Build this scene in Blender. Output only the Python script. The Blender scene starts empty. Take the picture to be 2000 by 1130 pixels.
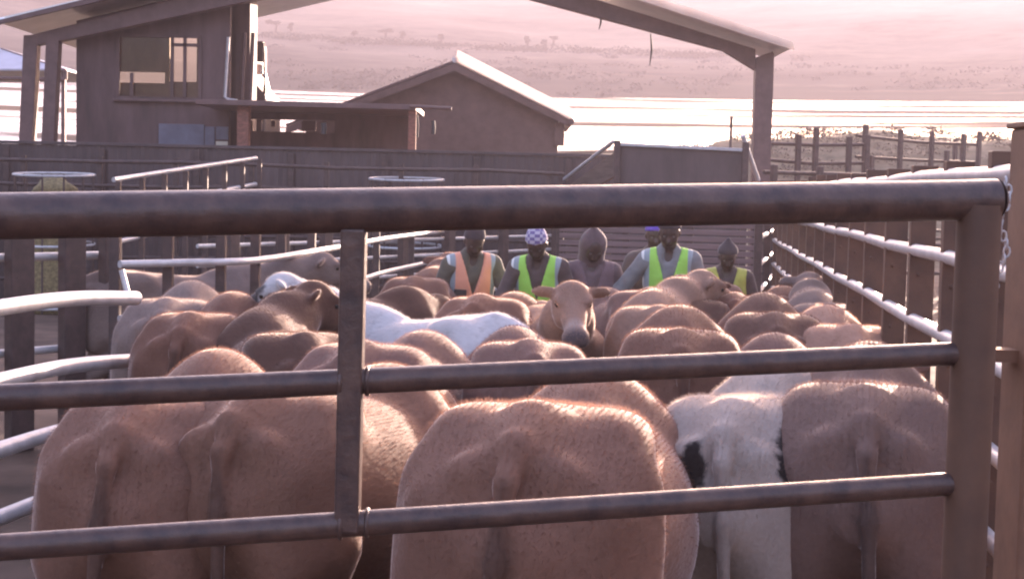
import bpy, math, random
import numpy as np
from mathutils import Vector, Matrix
R = math.radians
random.seed(7)
rng = np.random.default_rng(7)
scene = bpy.context.scene
COL = scene.collection

# ------------------------------------------------------------------ camera
FPX, CX, CY = 3000.0, 1000.0, 565.0           # focal length and centre in photo pixels
CAMZ, PITCH, ROLL = 2.10, R(3.68), R(1.25)
c_f = Vector((0, math.cos(PITCH), -math.sin(PITCH)))
c_u = Vector((0, math.sin(PITCH), math.cos(PITCH)))
c_r = Vector((1, 0, 0))
c_x = c_r * math.cos(ROLL) + c_u * math.sin(ROLL)
c_y = -c_r * math.sin(ROLL) + c_u * math.cos(ROLL)
EYE = Vector((0, 0, CAMZ))
cam = bpy.data.cameras.new("camera")
cam.sensor_width = 36.0
cam.lens = 36.0 * FPX / 2000.0
cam.clip_start, cam.clip_end = 0.1, 4000
camo = bpy.data.objects.new("camera", cam)
COL.objects.link(camo)
camo.matrix_world = Matrix(((c_x.x, c_y.x, -c_f.x, 0), (c_x.y, c_y.y, -c_f.y, 0), (c_x.z, c_y.z, -c_f.z, CAMZ), (0, 0, 0, 1)))
scene.camera = camo

# ------------------------------------------------------------------ light
SUN_AZ, SUN_EL = 21.0, 10.0                   # degrees, clockwise from +Y
sdir = Vector((math.sin(R(SUN_AZ)) * math.cos(R(SUN_EL)), math.cos(R(SUN_AZ)) * math.cos(R(SUN_EL)), math.sin(R(SUN_EL))))
sun = bpy.data.lights.new("sun", 'SUN')
sun.energy, sun.angle, sun.color = 4.8, R(0.5), (1.0, 0.74, 0.60)
suno = bpy.data.objects.new("sun", sun)
COL.objects.link(suno)
suno.rotation_euler = (-sdir).to_track_quat('-Z', 'Y').to_euler()
suno.location = sdir * 60
w = bpy.data.worlds.new("World")
scene.world = w
w.use_nodes = True
nt = w.node_tree
nt.nodes.clear()
sky = nt.nodes.new('ShaderNodeTexSky')
sky.sky_type = 'NISHITA'
sky.sun_disc = False
sky.sun_elevation, sky.sun_rotation = R(SUN_EL), R(SUN_AZ)
sky.dust_density = 3.0
tint = nt.nodes.new('ShaderNodeMix')
tint.data_type, tint.blend_type = 'RGBA', 'MULTIPLY'
tint.inputs[0].default_value = 1.0
tint.inputs[7].default_value = (1.0, 0.80, 0.88, 1)
bg = nt.nodes.new('ShaderNodeBackground')
bg.inputs[1].default_value = 0.15
wo = nt.nodes.new('ShaderNodeOutputWorld')
nt.links.new(sky.outputs[0], tint.inputs[6])
nt.links.new(tint.outputs[2], bg.inputs[0])
nt.links.new(bg.outputs[0], wo.inputs[0])
scene.view_settings.view_transform = 'Standard'
scene.view_settings.look = 'None'
scene.view_settings.gamma = 1.0
scene.view_settings.exposure = 3.25
HAZE_DENSITY = 0.0027
scene.cycles.filter_width = 2.2
scene.cycles.max_bounces = 6
scene.cycles.volume_bounces = 0
scene.cycles.use_denoising = True

# ------------------------------------------------------------------ helpers
def ray(u, v):
    return c_f + c_x * ((u - CX) / FPX) + c_y * ((CY - v) / FPX)
def P(u, v, d):                                # point seen at photo pixel (u, v), d metres ahead
    k = ray(u, v)
    return EYE + k * (d / k.y)
def PZ(u, v, z):                               # point seen at photo pixel at height z
    k = ray(u, v)
    return EYE + k * ((z - CAMZ) / k.z)

def tag(o, label=None, cat=None, group=None, kind=None):
    if label: o["label"] = label
    if cat: o["category"] = cat
    if group: o["group"] = group
    if kind: o["kind"] = kind
    return o
def empty(name, loc=(0, 0, 0), rz=0.0, label=None, cat=None, group=None):
    o = bpy.data.objects.new(name, None)
    o.empty_display_size = 0.2
    COL.objects.link(o)
    o.location = loc
    o.rotation_euler = (0, 0, rz)
    return tag(o, label, cat, group)

class MB:
    """collects shapes into one mesh"""
    def __init__(s): s.v, s.f, s.sm = [], [], []
    def add(s, vs, fs, smooth=False):
        o = len(s.v)
        s.v += [tuple(p) for p in vs]
        s.f += [tuple(i + o for i in f) for f in fs]
        s.sm += [smooth] * len(fs)
        return s
    def hexa(s, c):                            # 8 corners: bottom 4 ccw, top 4 ccw
        return s.add(c, [(3, 2, 1, 0), (4, 5, 6, 7), (0, 1, 5, 4), (1, 2, 6, 5), (2, 3, 7, 6), (3, 0, 4, 7)])
    def box(s, lo, hi):
        x0, y0, z0 = lo; x1, y1, z1 = hi
        return s.hexa([(x0, y0, z0), (x1, y0, z0), (x1, y1, z0), (x0, y1, z0), (x0, y0, z1), (x1, y0, z1), (x1, y1, z1), (x0, y1, z1)])
    def bar(s, a, b, wx, wz, up=(0, 0, 1)):    # rectangular bar from a to b
        a, b = Vector(a), Vector(b)
        d = (b - a).normalized()
        up = Vector(up)
        if abs(d.dot(up)) > 0.98: up = Vector((0, 1, 0))
        sx = d.cross(up).normalized() * wx / 2
        sz = sx.cross(d).normalized() * wz / 2
        return s.hexa([a - sx - sz, a + sx - sz, b + sx - sz, b - sx - sz, a - sx + sz, a + sx + sz, b + sx + sz, b - sx + sz])
    def slab(s, quad, n):                      # quad of points thickened along n
        n = Vector(n)
        q = [Vector(p) for p in quad]
        return s.hexa(q + [p + n for p in q])
    def tube(s, pts, r, n=12, cap=True, closed=False):
        pts = [Vector(p) for p in pts]
        rs = r if isinstance(r, (list, tuple)) else [r] * len(pts)
        N = len(pts)
        vs, fs = [], []
        ref = None
        for i, p in enumerate(pts):
            if closed:
                t = (pts[(i + 1) % N] - pts[i - 1]).normalized()
            else:
                t = (pts[min(i + 1, N - 1)] - pts[max(i - 1, 0)]).normalized()
            if ref is None:
                ref = Vector((0, 0, 1)) if abs(t.z) < 0.9 else Vector((1, 0, 0))
            a = (ref - t * ref.dot(t)).normalized()
            ref = a
            b = t.cross(a)
            for k in range(n):
                an = 2 * math.pi * k / n
                vs.append(p + (a * math.cos(an) + b * math.sin(an)) * rs[i])
        M = N if closed else N - 1
        for i in range(M):
            j = (i + 1) % N
            for k in range(n):
                l = (k + 1) % n
                fs.append((i * n + k, i * n + l, j * n + l, j * n + k))
        s.add(vs, fs, True)
        if cap and not closed:
            s.add(vs[:n], [tuple(range(n - 1, -1, -1))])
            s.add(vs[-n:], [tuple(range(n))])
        return s
    def ball(s, c, r, seg=10, rings=7, sc=(1, 1, 1)):
        c = Vector(c)
        vs, fs = [c + Vector((0, 0, r * sc[2]))], []
        for i in range(1, rings):
            th = math.pi * i / rings
            for k in range(seg):
                ph = 2 * math.pi * k / seg
                vs.append(c + Vector((r * sc[0] * math.sin(th) * math.cos(ph), r * sc[1] * math.sin(th) * math.sin(ph), r * sc[2] * math.cos(th))))
        vs.append(c - Vector((0, 0, r * sc[2])))
        for k in range(seg):
            fs.append((0, 1 + k, 1 + (k + 1) % seg))
            for i in range(rings - 2):
                a = 1 + i * seg
                fs.append((a + k, a + seg + k, a + seg + (k + 1) % seg, a + (k + 1) % seg))
            a = 1 + (rings - 2) * seg
            fs.append((a + k, len(vs) - 1, a + (k + 1) % seg))
        return s.add(vs, fs, True)
    def build(s, name, mat, parent=None, bevel=0.0, loc=None):
        me = bpy.data.meshes.new(name)
        me.from_pydata(s.v, [], s.f)
        me.polygons.foreach_set("use_smooth", s.sm)
        me.update()
        me.materials.append(mat)
        o = bpy.data.objects.new(name, me)
        COL.objects.link(o)
        if parent: o.parent = parent
        if loc is not None: o.location = loc
        if bevel:
            m = o.modifiers.new("bevel", 'BEVEL')
            m.width, m.segments, m.limit_method = bevel, 2, 'ANGLE'
        return o

# ------------------------------------------------------------------ materials
def mat(name, col, rough=0.6, metal=0.0, var=0.25, scale=6.0, bump=0.0, col2=None, stretch=(1, 1, 1), spec=0.5, coords='Object', detail=6.0, sheen=0.0):
    m = bpy.data.materials.new(name)
    m.use_nodes = True
    n, l = m.node_tree.nodes, m.node_tree.links
    b = n["Principled BSDF"]
    tc = n.new('ShaderNodeTexCoord')
    mp = n.new('ShaderNodeMapping')
    mp.inputs['Scale'].default_value = stretch
    no = n.new('ShaderNodeTexNoise')
    no.inputs['Scale'].default_value = scale
    no.inputs['Detail'].default_value = detail
    no.inputs['Roughness'].default_value = 0.62
    l.new(tc.outputs[coords], mp.inputs[0])
    l.new(mp.outputs[0], no.inputs['Vector'])
    mx = n.new('ShaderNodeMix')
    mx.data_type = 'RGBA'
    rp = n.new('ShaderNodeValToRGB')
    rp.color_ramp.elements[0].position, rp.color_ramp.elements[1].position = 0.35, 0.68
    l.new(no.outputs[0], rp.inputs[0])
    l.new(rp.outputs[0], mx.inputs[0])
    c2 = col2 if col2 else tuple(min(1, c * (1 + var)) for c in col)
    c1 = col if col2 else tuple(c * (1 - var) for c in col)
    mx.inputs[6].default_value = (*c1, 1)
    mx.inputs[7].default_value = (*c2, 1)
    l.new(mx.outputs[2], b.inputs['Base Color'])
    b.inputs['Roughness'].default_value = rough
    b.inputs['Metallic'].default_value = metal
    b.inputs['Specular IOR Level'].default_value = spec
    if sheen:
        b.inputs['Sheen Weight'].default_value = sheen
        b.inputs['Sheen Roughness'].default_value = 0.4
    if bump:
        bp = n.new('ShaderNodeBump')
        bp.inputs['Strength'].default_value = bump
        bp.inputs['Distance'].default_value = 0.02
        l.new(no.outputs[0], bp.inputs['Height'])
        l.new(bp.outputs[0], b.inputs['Normal'])
    return m

M_GATE = mat("dark_painted_steel", (0.055, 0.033, 0.032), 0.36, 0.12, col2=(0.125, 0.072, 0.056), scale=22, bump=0.22, detail=10)
M_FLAREPOST = mat("flare_brown_steel", (0.155, 0.080, 0.048), 0.62, 0.1, col2=(0.24, 0.125, 0.075), scale=7, bump=0.15)  # orange-brown of the lens flare glow put into the gate post colour
M_GALV = mat("galvanised_pipe", (0.50, 0.48, 0.48), 0.42, 0.25, var=0.15, scale=9, bump=0.05)
M_FLAREFPOST = mat("flare_brown_fence_post", (0.085, 0.043, 0.028), 0.65, 0.1, col2=(0.15, 0.075, 0.045), scale=5, bump=0.15)  # brown flare glow painted into the right fence posts and gate stile
M_DARKPOST = mat("dark_rusted_post", (0.075, 0.047, 0.042), 0.6, 0.1, var=0.3, scale=8, bump=0.12)
M_SHEET = mat("dark_sheet_metal", (0.085, 0.060, 0.060), 0.55, 0.2, var=0.25, scale=3, bump=0.06, stretch=(1, 1, 0.3))
M_WALL = mat("maroon_cabin_cladding", (0.105, 0.062, 0.060), 0.7, 0.0, var=0.36, scale=2.0, bump=0.1, stretch=(1, 1, 0.25))
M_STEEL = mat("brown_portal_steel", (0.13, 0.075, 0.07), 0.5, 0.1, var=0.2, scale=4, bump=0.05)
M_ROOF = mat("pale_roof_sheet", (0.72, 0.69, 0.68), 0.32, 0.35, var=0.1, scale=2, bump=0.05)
M_GABLE = mat("brown_shed_brick", (0.15, 0.088, 0.075), 0.75, 0.0, var=0.2, scale=3, bump=0.15)
M_BRICK = mat("red_brick", (0.24, 0.10, 0.07), 0.8, 0.0, var=0.3, scale=9, bump=0.2, stretch=(1, 1, 3))
M_BLUE = mat("blue_notice_sheet", (0.12, 0.125, 0.17), 0.5, 0.0, var=0.2, scale=3)
M_PAPER = mat("cream_paper", (0.65, 0.62, 0.52), 0.8, 0.0, var=0.08, scale=5)
M_DIRT = mat("trampled_yard_soil", (0.070, 0.046, 0.034), 0.9, 0.0, col2=(0.14, 0.095, 0.07), scale=1.2, bump=0.6, coords='Generated')
M_HAY = mat("dry_hay", (0.22, 0.17, 0.08), 0.9, 0.0, var=0.4, scale=22, bump=0.6)
M_WOOD = mat("weathered_timber", (0.14, 0.095, 0.075), 0.8, 0.0, var=0.3, scale=5, bump=0.2, stretch=(0.3, 0.3, 3))
def sunstrip_mat():  # translucent white, added so shaded roof edges glow like sunlit roofing
    m = bpy.data.materials.new("sunstrip_translucent"); m.use_nodes = True
    n, l = m.node_tree.nodes, m.node_tree.links
    n.clear(); out = n.new('ShaderNodeOutputMaterial')
    tc = n.new('ShaderNodeTexCoord'); no = n.new('ShaderNodeTexNoise'); no.inputs['Scale'].default_value = 2.5; l.new(tc.outputs['Object'], no.inputs['Vector'])
    rp = n.new('ShaderNodeValToRGB'); rp.color_ramp.elements[0].color = (.62, .55, .53, 1); rp.color_ramp.elements[1].color = (.82, .79, .78, 1); l.new(no.outputs[0], rp.inputs[0])
    df = n.new('ShaderNodeBsdfDiffuse'); tr = n.new('ShaderNodeBsdfTranslucent'); mx = n.new('ShaderNodeMixShader'); mx.inputs[0].default_value = .75
    l.new(rp.outputs[0], df.inputs[0]); l.new(rp.outputs[0], tr.inputs[0])
    l.new(df.outputs[0], mx.inputs[1]); l.new(tr.outputs[0], mx.inputs[2]); l.new(mx.outputs[0], out.inputs[0])
    return m
M_SUNSTRIP = sunstrip_mat()
M_LEAF = mat("dry_thorn_leaf", (0.05, 0.046, 0.028), 0.8, 0.0, var=0.4, scale=3)
M_SCRUB = mat('dry_bank_scrub', (0.13, 0.095, 0.065), 0.9, 0.0, var=0.4, scale=2)
M_BARK = mat("grey_bark", (0.09, 0.07, 0.055), 0.9, 0.0, var=0.3, scale=8, bump=0.3)
M_CHROME = mat("mirror_glass", (0.6, 0.6, 0.62), 0.12, 0.9, var=0.05)
M_TRUCK = mat("dark_truck_paint", (0.05, 0.035, 0.037), 0.35, 0.0, var=0.15, scale=3)
M_LAMP = mat("white_lamp_housing", (0.75, 0.74, 0.72), 0.25, 0.2, var=0.05)
M_SHADE = mat("lilac_grey_awning", (0.42, 0.41, 0.48), 0.5, 0.1, var=0.12, scale=2)
M_WIRE = mat("black_cable", (0.03, 0.028, 0.03), 0.6)

def glass_mat():
    m = bpy.data.materials.new("amber_window_glass")
    m.use_nodes = True
    n, l = m.node_tree.nodes, m.node_tree.links
    n.clear()
    out = n.new('ShaderNodeOutputMaterial')
    tr = n.new('ShaderNodeBsdfTransparent'); tr.inputs[0].default_value = (1.0, 0.95, 0.86, 1)
    gl = n.new('ShaderNodeBsdfGlossy'); gl.inputs['Roughness'].default_value = 0.03
    gl.inputs[0].default_value = (0.8, 0.8, 0.85, 1)
    fr = n.new('ShaderNodeFresnel'); fr.inputs[0].default_value = 1.5
    mx = n.new('ShaderNodeMixShader')
    l.new(fr.outputs[0], mx.inputs[0]); l.new(tr.outputs[0], mx.inputs[1]); l.new(gl.outputs[0], mx.inputs[2])
    l.new(mx.outputs[0], out.inputs[0])
    return m
M_GLASS = glass_mat()

def coat_mat():
    m = bpy.data.materials.new("cattle_coat")
    m.use_nodes = True
    n, l = m.node_tree.nodes, m.node_tree.links
    b = n["Principled BSDF"]
    oi = n.new('ShaderNodeObjectInfo')
    tc = n.new('ShaderNodeTexCoord')
    n1 = n.new('ShaderNodeTexNoise'); n1.inputs['Scale'].default_value = 3.0; n1.inputs['Detail'].default_value = 5
    mp = n.new('ShaderNodeMapping'); mp.inputs['Scale'].default_value = (60, 18, 60)
    n2 = n.new('ShaderNodeTexNoise'); n2.inputs['Scale'].default_value = 1.0; n2.inputs['Detail'].default_value = 3
    l.new(tc.outputs['Object'], n1.inputs['Vector'])
    l.new(tc.outputs['Object'], mp.inputs[0]); l.new(mp.outputs[0], n2.inputs['Vector'])
    ad = n.new('ShaderNodeMath'); ad.operation = 'MULTIPLY_ADD'; ad.inputs[1].default_value = 0.75; ad.inputs[2].default_value = 0.48
    l.new(n1.outputs[0], ad.inputs[0])
    ad2 = n.new('ShaderNodeMath'); ad2.operation = 'MULTIPLY_ADD'; ad2.inputs[1].default_value = 0.3
    l.new(n2.outputs[0], ad2.inputs[0]); l.new(ad.outputs[0], ad2.inputs[2])
    mul = n.new('ShaderNodeMix'); mul.data_type, mul.blend_type = 'RGBA', 'MULTIPLY'; mul.inputs[0].default_value = 1
    l.new(oi.outputs['Color'], mul.inputs[6]); l.new(ad2.outputs[0], mul.inputs[7])
    cur = mul.outputs[2]
    mp3 = n.new('ShaderNodeMapping'); mp3.inputs['Scale'].default_value = (9, 9, 4)
    n3 = n.new('ShaderNodeTexNoise'); n3.inputs['Scale'].default_value = 1.0; n3.inputs['Detail'].default_value = 8; n3.inputs['Roughness'].default_value = .7
    loc = n.new('ShaderNodeVectorMath'); loc.operation = 'ADD'; l.new(tc.outputs['Object'], loc.inputs[0]); l.new(oi.outputs['Random'], loc.inputs[1])
    l.new(loc.outputs[0], mp3.inputs[0]); l.new(mp3.outputs[0], n3.inputs['Vector'])
    r3 = n.new('ShaderNodeValToRGB'); r3.color_ramp.elements[0].position, r3.color_ramp.elements[1].position = .56, .68
    l.new(n3.outputs[0], r3.inputs[0])
    k3 = n.new('ShaderNodeMath'); k3.operation = 'MULTIPLY'; k3.inputs[1].default_value = .26; l.new(r3.outputs[0], k3.inputs[0])
    m3 = n.new('ShaderNodeMix'); m3.data_type = 'RGBA'; l.new(k3.outputs[0], m3.inputs[0]); l.new(cur, m3.inputs[6]); m3.inputs[7].default_value = (.05, .032, .022, 1)
    cur = m3.outputs[2]
    for att, colr in (("patch", (0.022, 0.016, 0.015, 1)), ("pale", (0.62, 0.58, 0.55, 1)), ("muzzle", (0.10, 0.075, 0.075, 1))):
        a = n.new('ShaderNodeAttribute'); a.attribute_name = att
        mx = n.new('ShaderNodeMix'); mx.data_type = 'RGBA'
        l.new(a.outputs['Fac'], mx.inputs[0]); l.new(cur, mx.inputs[6]); mx.inputs[7].default_value = colr
        cur = mx.outputs[2]
    l.new(cur, b.inputs['Base Color'])
    b.inputs['Roughness'].default_value = 0.75
    b.inputs['Specular IOR Level'].default_value = 0.18
    b.inputs['Sheen Weight'].default_value = 0.85
    b.inputs['Sheen Roughness'].default_value = 0.22
    b.inputs['Sheen Tint'].default_value = (1.0, 0.86, 0.78, 1)
    bp = n.new('ShaderNodeBump'); bp.inputs['Strength'].default_value = 0.28; bp.inputs['Distance'].default_value = 0.01
    l.new(n2.outputs[0], bp.inputs['Height']); l.new(bp.outputs[0], b.inputs['Normal'])
    return m
M_COAT = coat_mat()
def hair_mat():
    m = bpy.data.materials.new("coat_hair")
    m.use_nodes = True
    n, l = m.node_tree.nodes, m.node_tree.links
    n.clear()
    out = n.new('ShaderNodeOutputMaterial')
    oi = n.new('ShaderNodeObjectInfo')
    a = n.new('ShaderNodeAttribute'); a.attribute_name = "patch"
    mx0 = n.new('ShaderNodeMix'); mx0.data_type = 'RGBA'
    l.new(a.outputs['Fac'], mx0.inputs[0]); l.new(oi.outputs['Color'], mx0.inputs[6]); mx0.inputs[7].default_value = (0.03, 0.02, 0.02, 1)
    df = n.new('ShaderNodeBsdfDiffuse'); tr = n.new('ShaderNodeBsdfTranslucent')
    mx = n.new('ShaderNodeMixShader'); mx.inputs[0].default_value = 0.72
    l.new(mx0.outputs[2], df.inputs[0]); l.new(mx0.outputs[2], tr.inputs[0])
    l.new(df.outputs[0], mx.inputs[1]); l.new(tr.outputs[0], mx.inputs[2]); l.new(mx.outputs[0], out.inputs[0])
    return m
M_HAIR = hair_mat()
M_EYE = mat("dark_wet_eye", (0.012, 0.009, 0.008), 0.15, var=0.05)

# ------------------------------------------------------------------ implicit surfaces (bodies, clothes)
class Field:
    def __init__(s, lo, hi, h):
        s.lo, s.h = np.array(lo, np.float32), h
        n = [int(math.ceil((hi[i] - lo[i]) / h)) + 1 for i in range(3)]
        s.ax = [(lo[i] + h * np.arange(n[i])).astype(np.float32) for i in range(3)]
        s.f = np.full(n, 0.6, np.float32)
    def sub(s, lo, hi):
        sl = []
        for i in range(3):
            a = int(np.searchsorted(s.ax[i], lo[i])); b = int(np.searchsorted(s.ax[i], hi[i]))
            sl.append(slice(max(a - 1, 0), max(b + 1, 1)))
        X, Y, Z = np.meshgrid(s.ax[0][sl[0]], s.ax[1][sl[1]], s.ax[2][sl[2]], indexing='ij')
        return tuple(sl), X, Y, Z
    def put(s, sl, d, k):
        a = s.f[sl]
        if k > 0:

            s.f[sl] = _smin(a, d, k)
        else:
            s.f[sl] = np.minimum(a, d)
    def cap(s, a, b, ra, rb=None, k=0.05):
        rb = ra if rb is None else rb
        a, b = np.array(a, np.float32), np.array(b, np.float32)
        m = max(ra, rb) + k + 0.06
        sl, X, Y, Z = s.sub(np.minimum(a, b) - m, np.maximum(a, b) + m)
        ab = b - a
        L = float(ab @ ab) + 1e-9
        px, py, pz = X - a[0], Y - a[1], Z - a[2]
        t = np.clip((px * ab[0] + py * ab[1] + pz * ab[2]) / L, 0, 1)
        d = np.sqrt((px - ab[0] * t) ** 2 + (py - ab[1] * t) ** 2 + (pz - ab[2] * t) ** 2) - (ra + (rb - ra) * t)
        s.put(sl, d, k)
    def chain(s, pts, rs, k=0.04):
        for i in range(len(pts) - 1): s.cap(pts[i], pts[i + 1], rs[i], rs[i + 1], k)
    def ell_d(s, c, r, Rm, m):
        c = np.array(c, np.float32)
        mm = max(r) + m
        sl, X, Y, Z = s.sub(c - mm, c + mm)
        q = [X - c[0], Y - c[1], Z - c[2]]
        if Rm is not None:
            q = [q[0] * Rm[i][0] + q[1] * Rm[i][1] + q[2] * Rm[i][2] for i in range(3)]
        k0 = np.sqrt(sum((q[i] / r[i]) ** 2 for i in range(3)))
        k1 = np.sqrt(sum((q[i] / (r[i] * r[i])) ** 2 for i in range(3))) + 1e-6
        return sl, k0 * (k0 - 1) / k1
    def ell(s, c, r, Rm=None, k=0.05):
        sl, d = s.ell_d(c, r, Rm, k + 0.06)
        s.put(sl, d, k)
    def cut(s, c, r, Rm=None, k=0.02):
        sl, d = s.ell_d(c, r, Rm, k + 0.06)
        s.f[sl] = -_smin(-s.f[sl], d, k)
    def all(s):
        return np.meshgrid(*s.ax, indexing='ij')
    def mesh(s):
        return surface_nets(s.f, s.lo, s.h)
def _smin(a, b, k):
    h = np.maximum(k - np.abs(a - b), 0) / k
    return np.minimum(a, b) - h * h * k * 0.25

def surface_nets(f, lo, h):
    f = np.pad(f, 1, constant_values=0.6)
    lo = lo - h
    ins = f < 0
    nx, ny, nz = [d - 1 for d in f.shape]
    cnt = np.zeros((nx, ny, nz), np.int8)
    off = [(i, j, k) for i in (0, 1) for j in (0, 1) for k in (0, 1)]
    for i, j, k in off: cnt += ins[i:i + nx, j:j + ny, k:k + nz]
    m = (cnt > 0) & (cnt < 8)
    ijk = np.argwhere(m)
    idx = np.full(m.shape, -1, np.int32)
    idx[m] = np.arange(len(ijk))
    acc = np.zeros((len(ijk), 3)); num = np.zeros(len(ijk))
    I, J, K = ijk.T
    for a in off:
        for ax in range(3):
            if a[ax]: continue
            b = list(a); b[ax] = 1
            fa = f[I + a[0], J + a[1], K + a[2]]; fb = f[I + b[0], J + b[1], K + b[2]]
            cr = (fa < 0) != (fb < 0)
            t = np.where(cr, fa / np.where(cr, fa - fb, 1), 0)
            p = np.array(a, float)[None, :].repeat(len(ijk), 0)
            p[:, ax] = t
            acc += p * cr[:, None]; num += cr
    v = lo + (ijk + acc / num[:, None]) * h
    quads = []
    for ax in range(3):
        sl0 = [slice(None)] * 3; sl1 = [slice(None)] * 3
        sl0[ax] = slice(0, -1); sl1[ax] = slice(1, None)
        ch = ins[tuple(sl0)] != ins[tuple(sl1)]
        o1, o2 = [(1, 2), (2, 0), (0, 1)][ax]
        e = np.argwhere(ch)
        e = e[(e[:, o1] > 0) & (e[:, o2] > 0) & (e[:, o1] < [nx, ny, nz][o1]) & (e[:, o2] < [nx, ny, nz][o2])]
        def cell(d1, d2):
            q = e.copy(); q[:, o1] += d1; q[:, o2] += d2
            return idx[q[:, 0], q[:, 1], q[:, 2]]
        q = np.stack([cell(-1, -1), cell(0, -1), cell(0, 0), cell(-1, 0)], 1)
        inn = ins[e[:, 0], e[:, 1], e[:, 2]]
        q[~inn] = q[~inn][:, ::-1]
        quads.append(q)
    return v.astype(np.float32), np.concatenate(quads).astype(np.int32)

def np_mesh(name, v, q, mat_, attrs=None, smooth=True):
    me = bpy.data.meshes.new(name)
    me.vertices.add(len(v)); me.vertices.foreach_set("co", np.ascontiguousarray(v, np.float32).ravel())
    k = q.shape[1]
    me.loops.add(q.size); me.loops.foreach_set("vertex_index", np.ascontiguousarray(q, np.int32).ravel())
    me.polygons.add(len(q))
    me.polygons.foreach_set("loop_start", np.arange(0, q.size, k, dtype=np.int32))
    me.polygons.foreach_set("use_smooth", np.full(len(q), smooth))
    me.update(calc_edges=True); me.validate()
    for kx, val in (attrs or {}).items():
        at = me.attributes.new(kx, 'FLOAT', 'POINT')
        at.data.foreach_set("value", np.ascontiguousarray(val, np.float32))
    me.materials.append(mat_)
    return me
def link(name, me, parent=None, color=None):
    o = bpy.data.objects.new(name, me)
    COL.objects.link(o)
    if parent: o.parent = parent
    if color: o.color = (*color, 1)
    return o


# ------------------------------------------------------------------ the land
def smooth(t):
    t = np.clip(t, 0, 1); return t * t * (3 - 2 * t)
def vnoise(x, y, seed=0):                      # cheap smooth noise from a few sines
    r = np.random.default_rng(seed); o = 0
    for i in range(6):
        a = r.uniform(0, 6.28); fq = 1.6 ** i
        o = o + np.sin((x * math.cos(a) + y * math.sin(a)) * fq + r.uniform(0, 6.28)) / (1.25 ** i)
    return o / 3.2
CREST_R = 520.0
def land_z(x, y):
    r = np.hypot(x, y); az = np.degrees(np.arctan2(x, y))
    front = smooth((75 - np.abs(az)) / 30)
    u = 1000 + 3000 * np.tan(np.radians(np.clip(az, -60, 60)))
    bank = (np.interp(u, [900, 1100, 1400, 1700, 2100, 2600], [1.0, 2.7, 4.2, 4.6, 4.2, 3.5]))
    z62 = bank
    z75 = np.full_like(r, 4.2)
    z250 = np.full_like(r, 17.2)
    crest = np.interp(u, [-2000, 0, 500, 1000, 1300, 1600, 2000, 3000], [73, 72, 71, 70, 71, 72, 73, 73])
    crest = crest + 1.2 * vnoise(u / 260, u * 0, 3)
    z = np.zeros_like(r)
    def seg(r0, r1, a, b): return a + (b - a) * smooth((r - r0) / (r1 - r0))
    z = np.where(r < 62, seg(44, 62, 0, z62), z)
    z = np.where((r >= 62) & (r < 75), z62 + (z75 - z62) * (r - 62) / 13, z)
    z = np.where((r >= 75) & (r < 250), z75 + (z250 - z75) * (r - 75) / 175, z)
    t = np.clip((r - 250) / (CREST_R - 250), 0, 1)
    hill = z250 + (crest - z250) * (0.55 * t + 0.45 * smooth(t)) + 1.6 * vnoise(x / 60, y / 45, 5) * np.sin(np.pi * t)
    z = np.where((r >= 250) & (r < CREST_R), hill, z)
    z = np.where(r >= CREST_R, crest - (r - CREST_R) * 0.12, z)
    bumps = np.where((r > 48) & (r < 64), 0.25 * vnoise(x / 1.7, y / 1.7, 8), 0)
    return z * front + bumps * front
az = np.radians(np.concatenate([np.linspace(-180, -36, 30), np.linspace(-34, 34, 240), np.linspace(36, 180, 30)]))
rr = np.concatenate([[0.0], np.geomspace(1.5, 44, 26), np.linspace(45, 80, 40), np.linspace(84, 250, 50), np.linspace(254, 690, 120)])
AZ, RR = np.meshgrid(az, rr, indexing='ij')
GX, GY = RR * np.sin(AZ), RR * np.cos(AZ)
GZ = land_z(GX, GY)
na, nr = AZ.shape
ii, jj = np.meshgrid(np.arange(na - 1), np.arange(nr - 1), indexing='ij')
q = np.stack([ii * nr + jj, (ii + 1) * nr + jj, (ii + 1) * nr + jj + 1, ii * nr + jj + 1], -1).reshape(-1, 4)[:, ::-1]

def log_coords(n, l, tc, sx_, sy_):            # stretched coordinates: fine streaks near, broad ones far
    sp = n.new('ShaderNodeSeparateXYZ'); l.new(tc.outputs['Object'], sp.inputs[0])
    lg = n.new('ShaderNodeMath'); lg.operation = 'LOGARITHM'; lg.inputs[1].default_value = math.e
    mxm = n.new('ShaderNodeMath'); mxm.operation = 'MAXIMUM'; mxm.inputs[1].default_value = 1.0
    l.new(sp.outputs[1], mxm.inputs[0]); l.new(mxm.outputs[0], lg.inputs[0])
    a = n.new('ShaderNodeMath'); a.operation = 'MULTIPLY'; a.inputs[1].default_value = sx_; l.new(sp.outputs[0], a.inputs[0])
    b = n.new('ShaderNodeMath'); b.operation = 'MULTIPLY'; b.inputs[1].default_value = sy_; l.new(lg.outputs[0], b.inputs[0])
    cb = n.new('ShaderNodeCombineXYZ'); l.new(a.outputs[0], cb.inputs[0]); l.new(b.outputs[0], cb.inputs[1])
    return cb.outputs[0]
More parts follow.
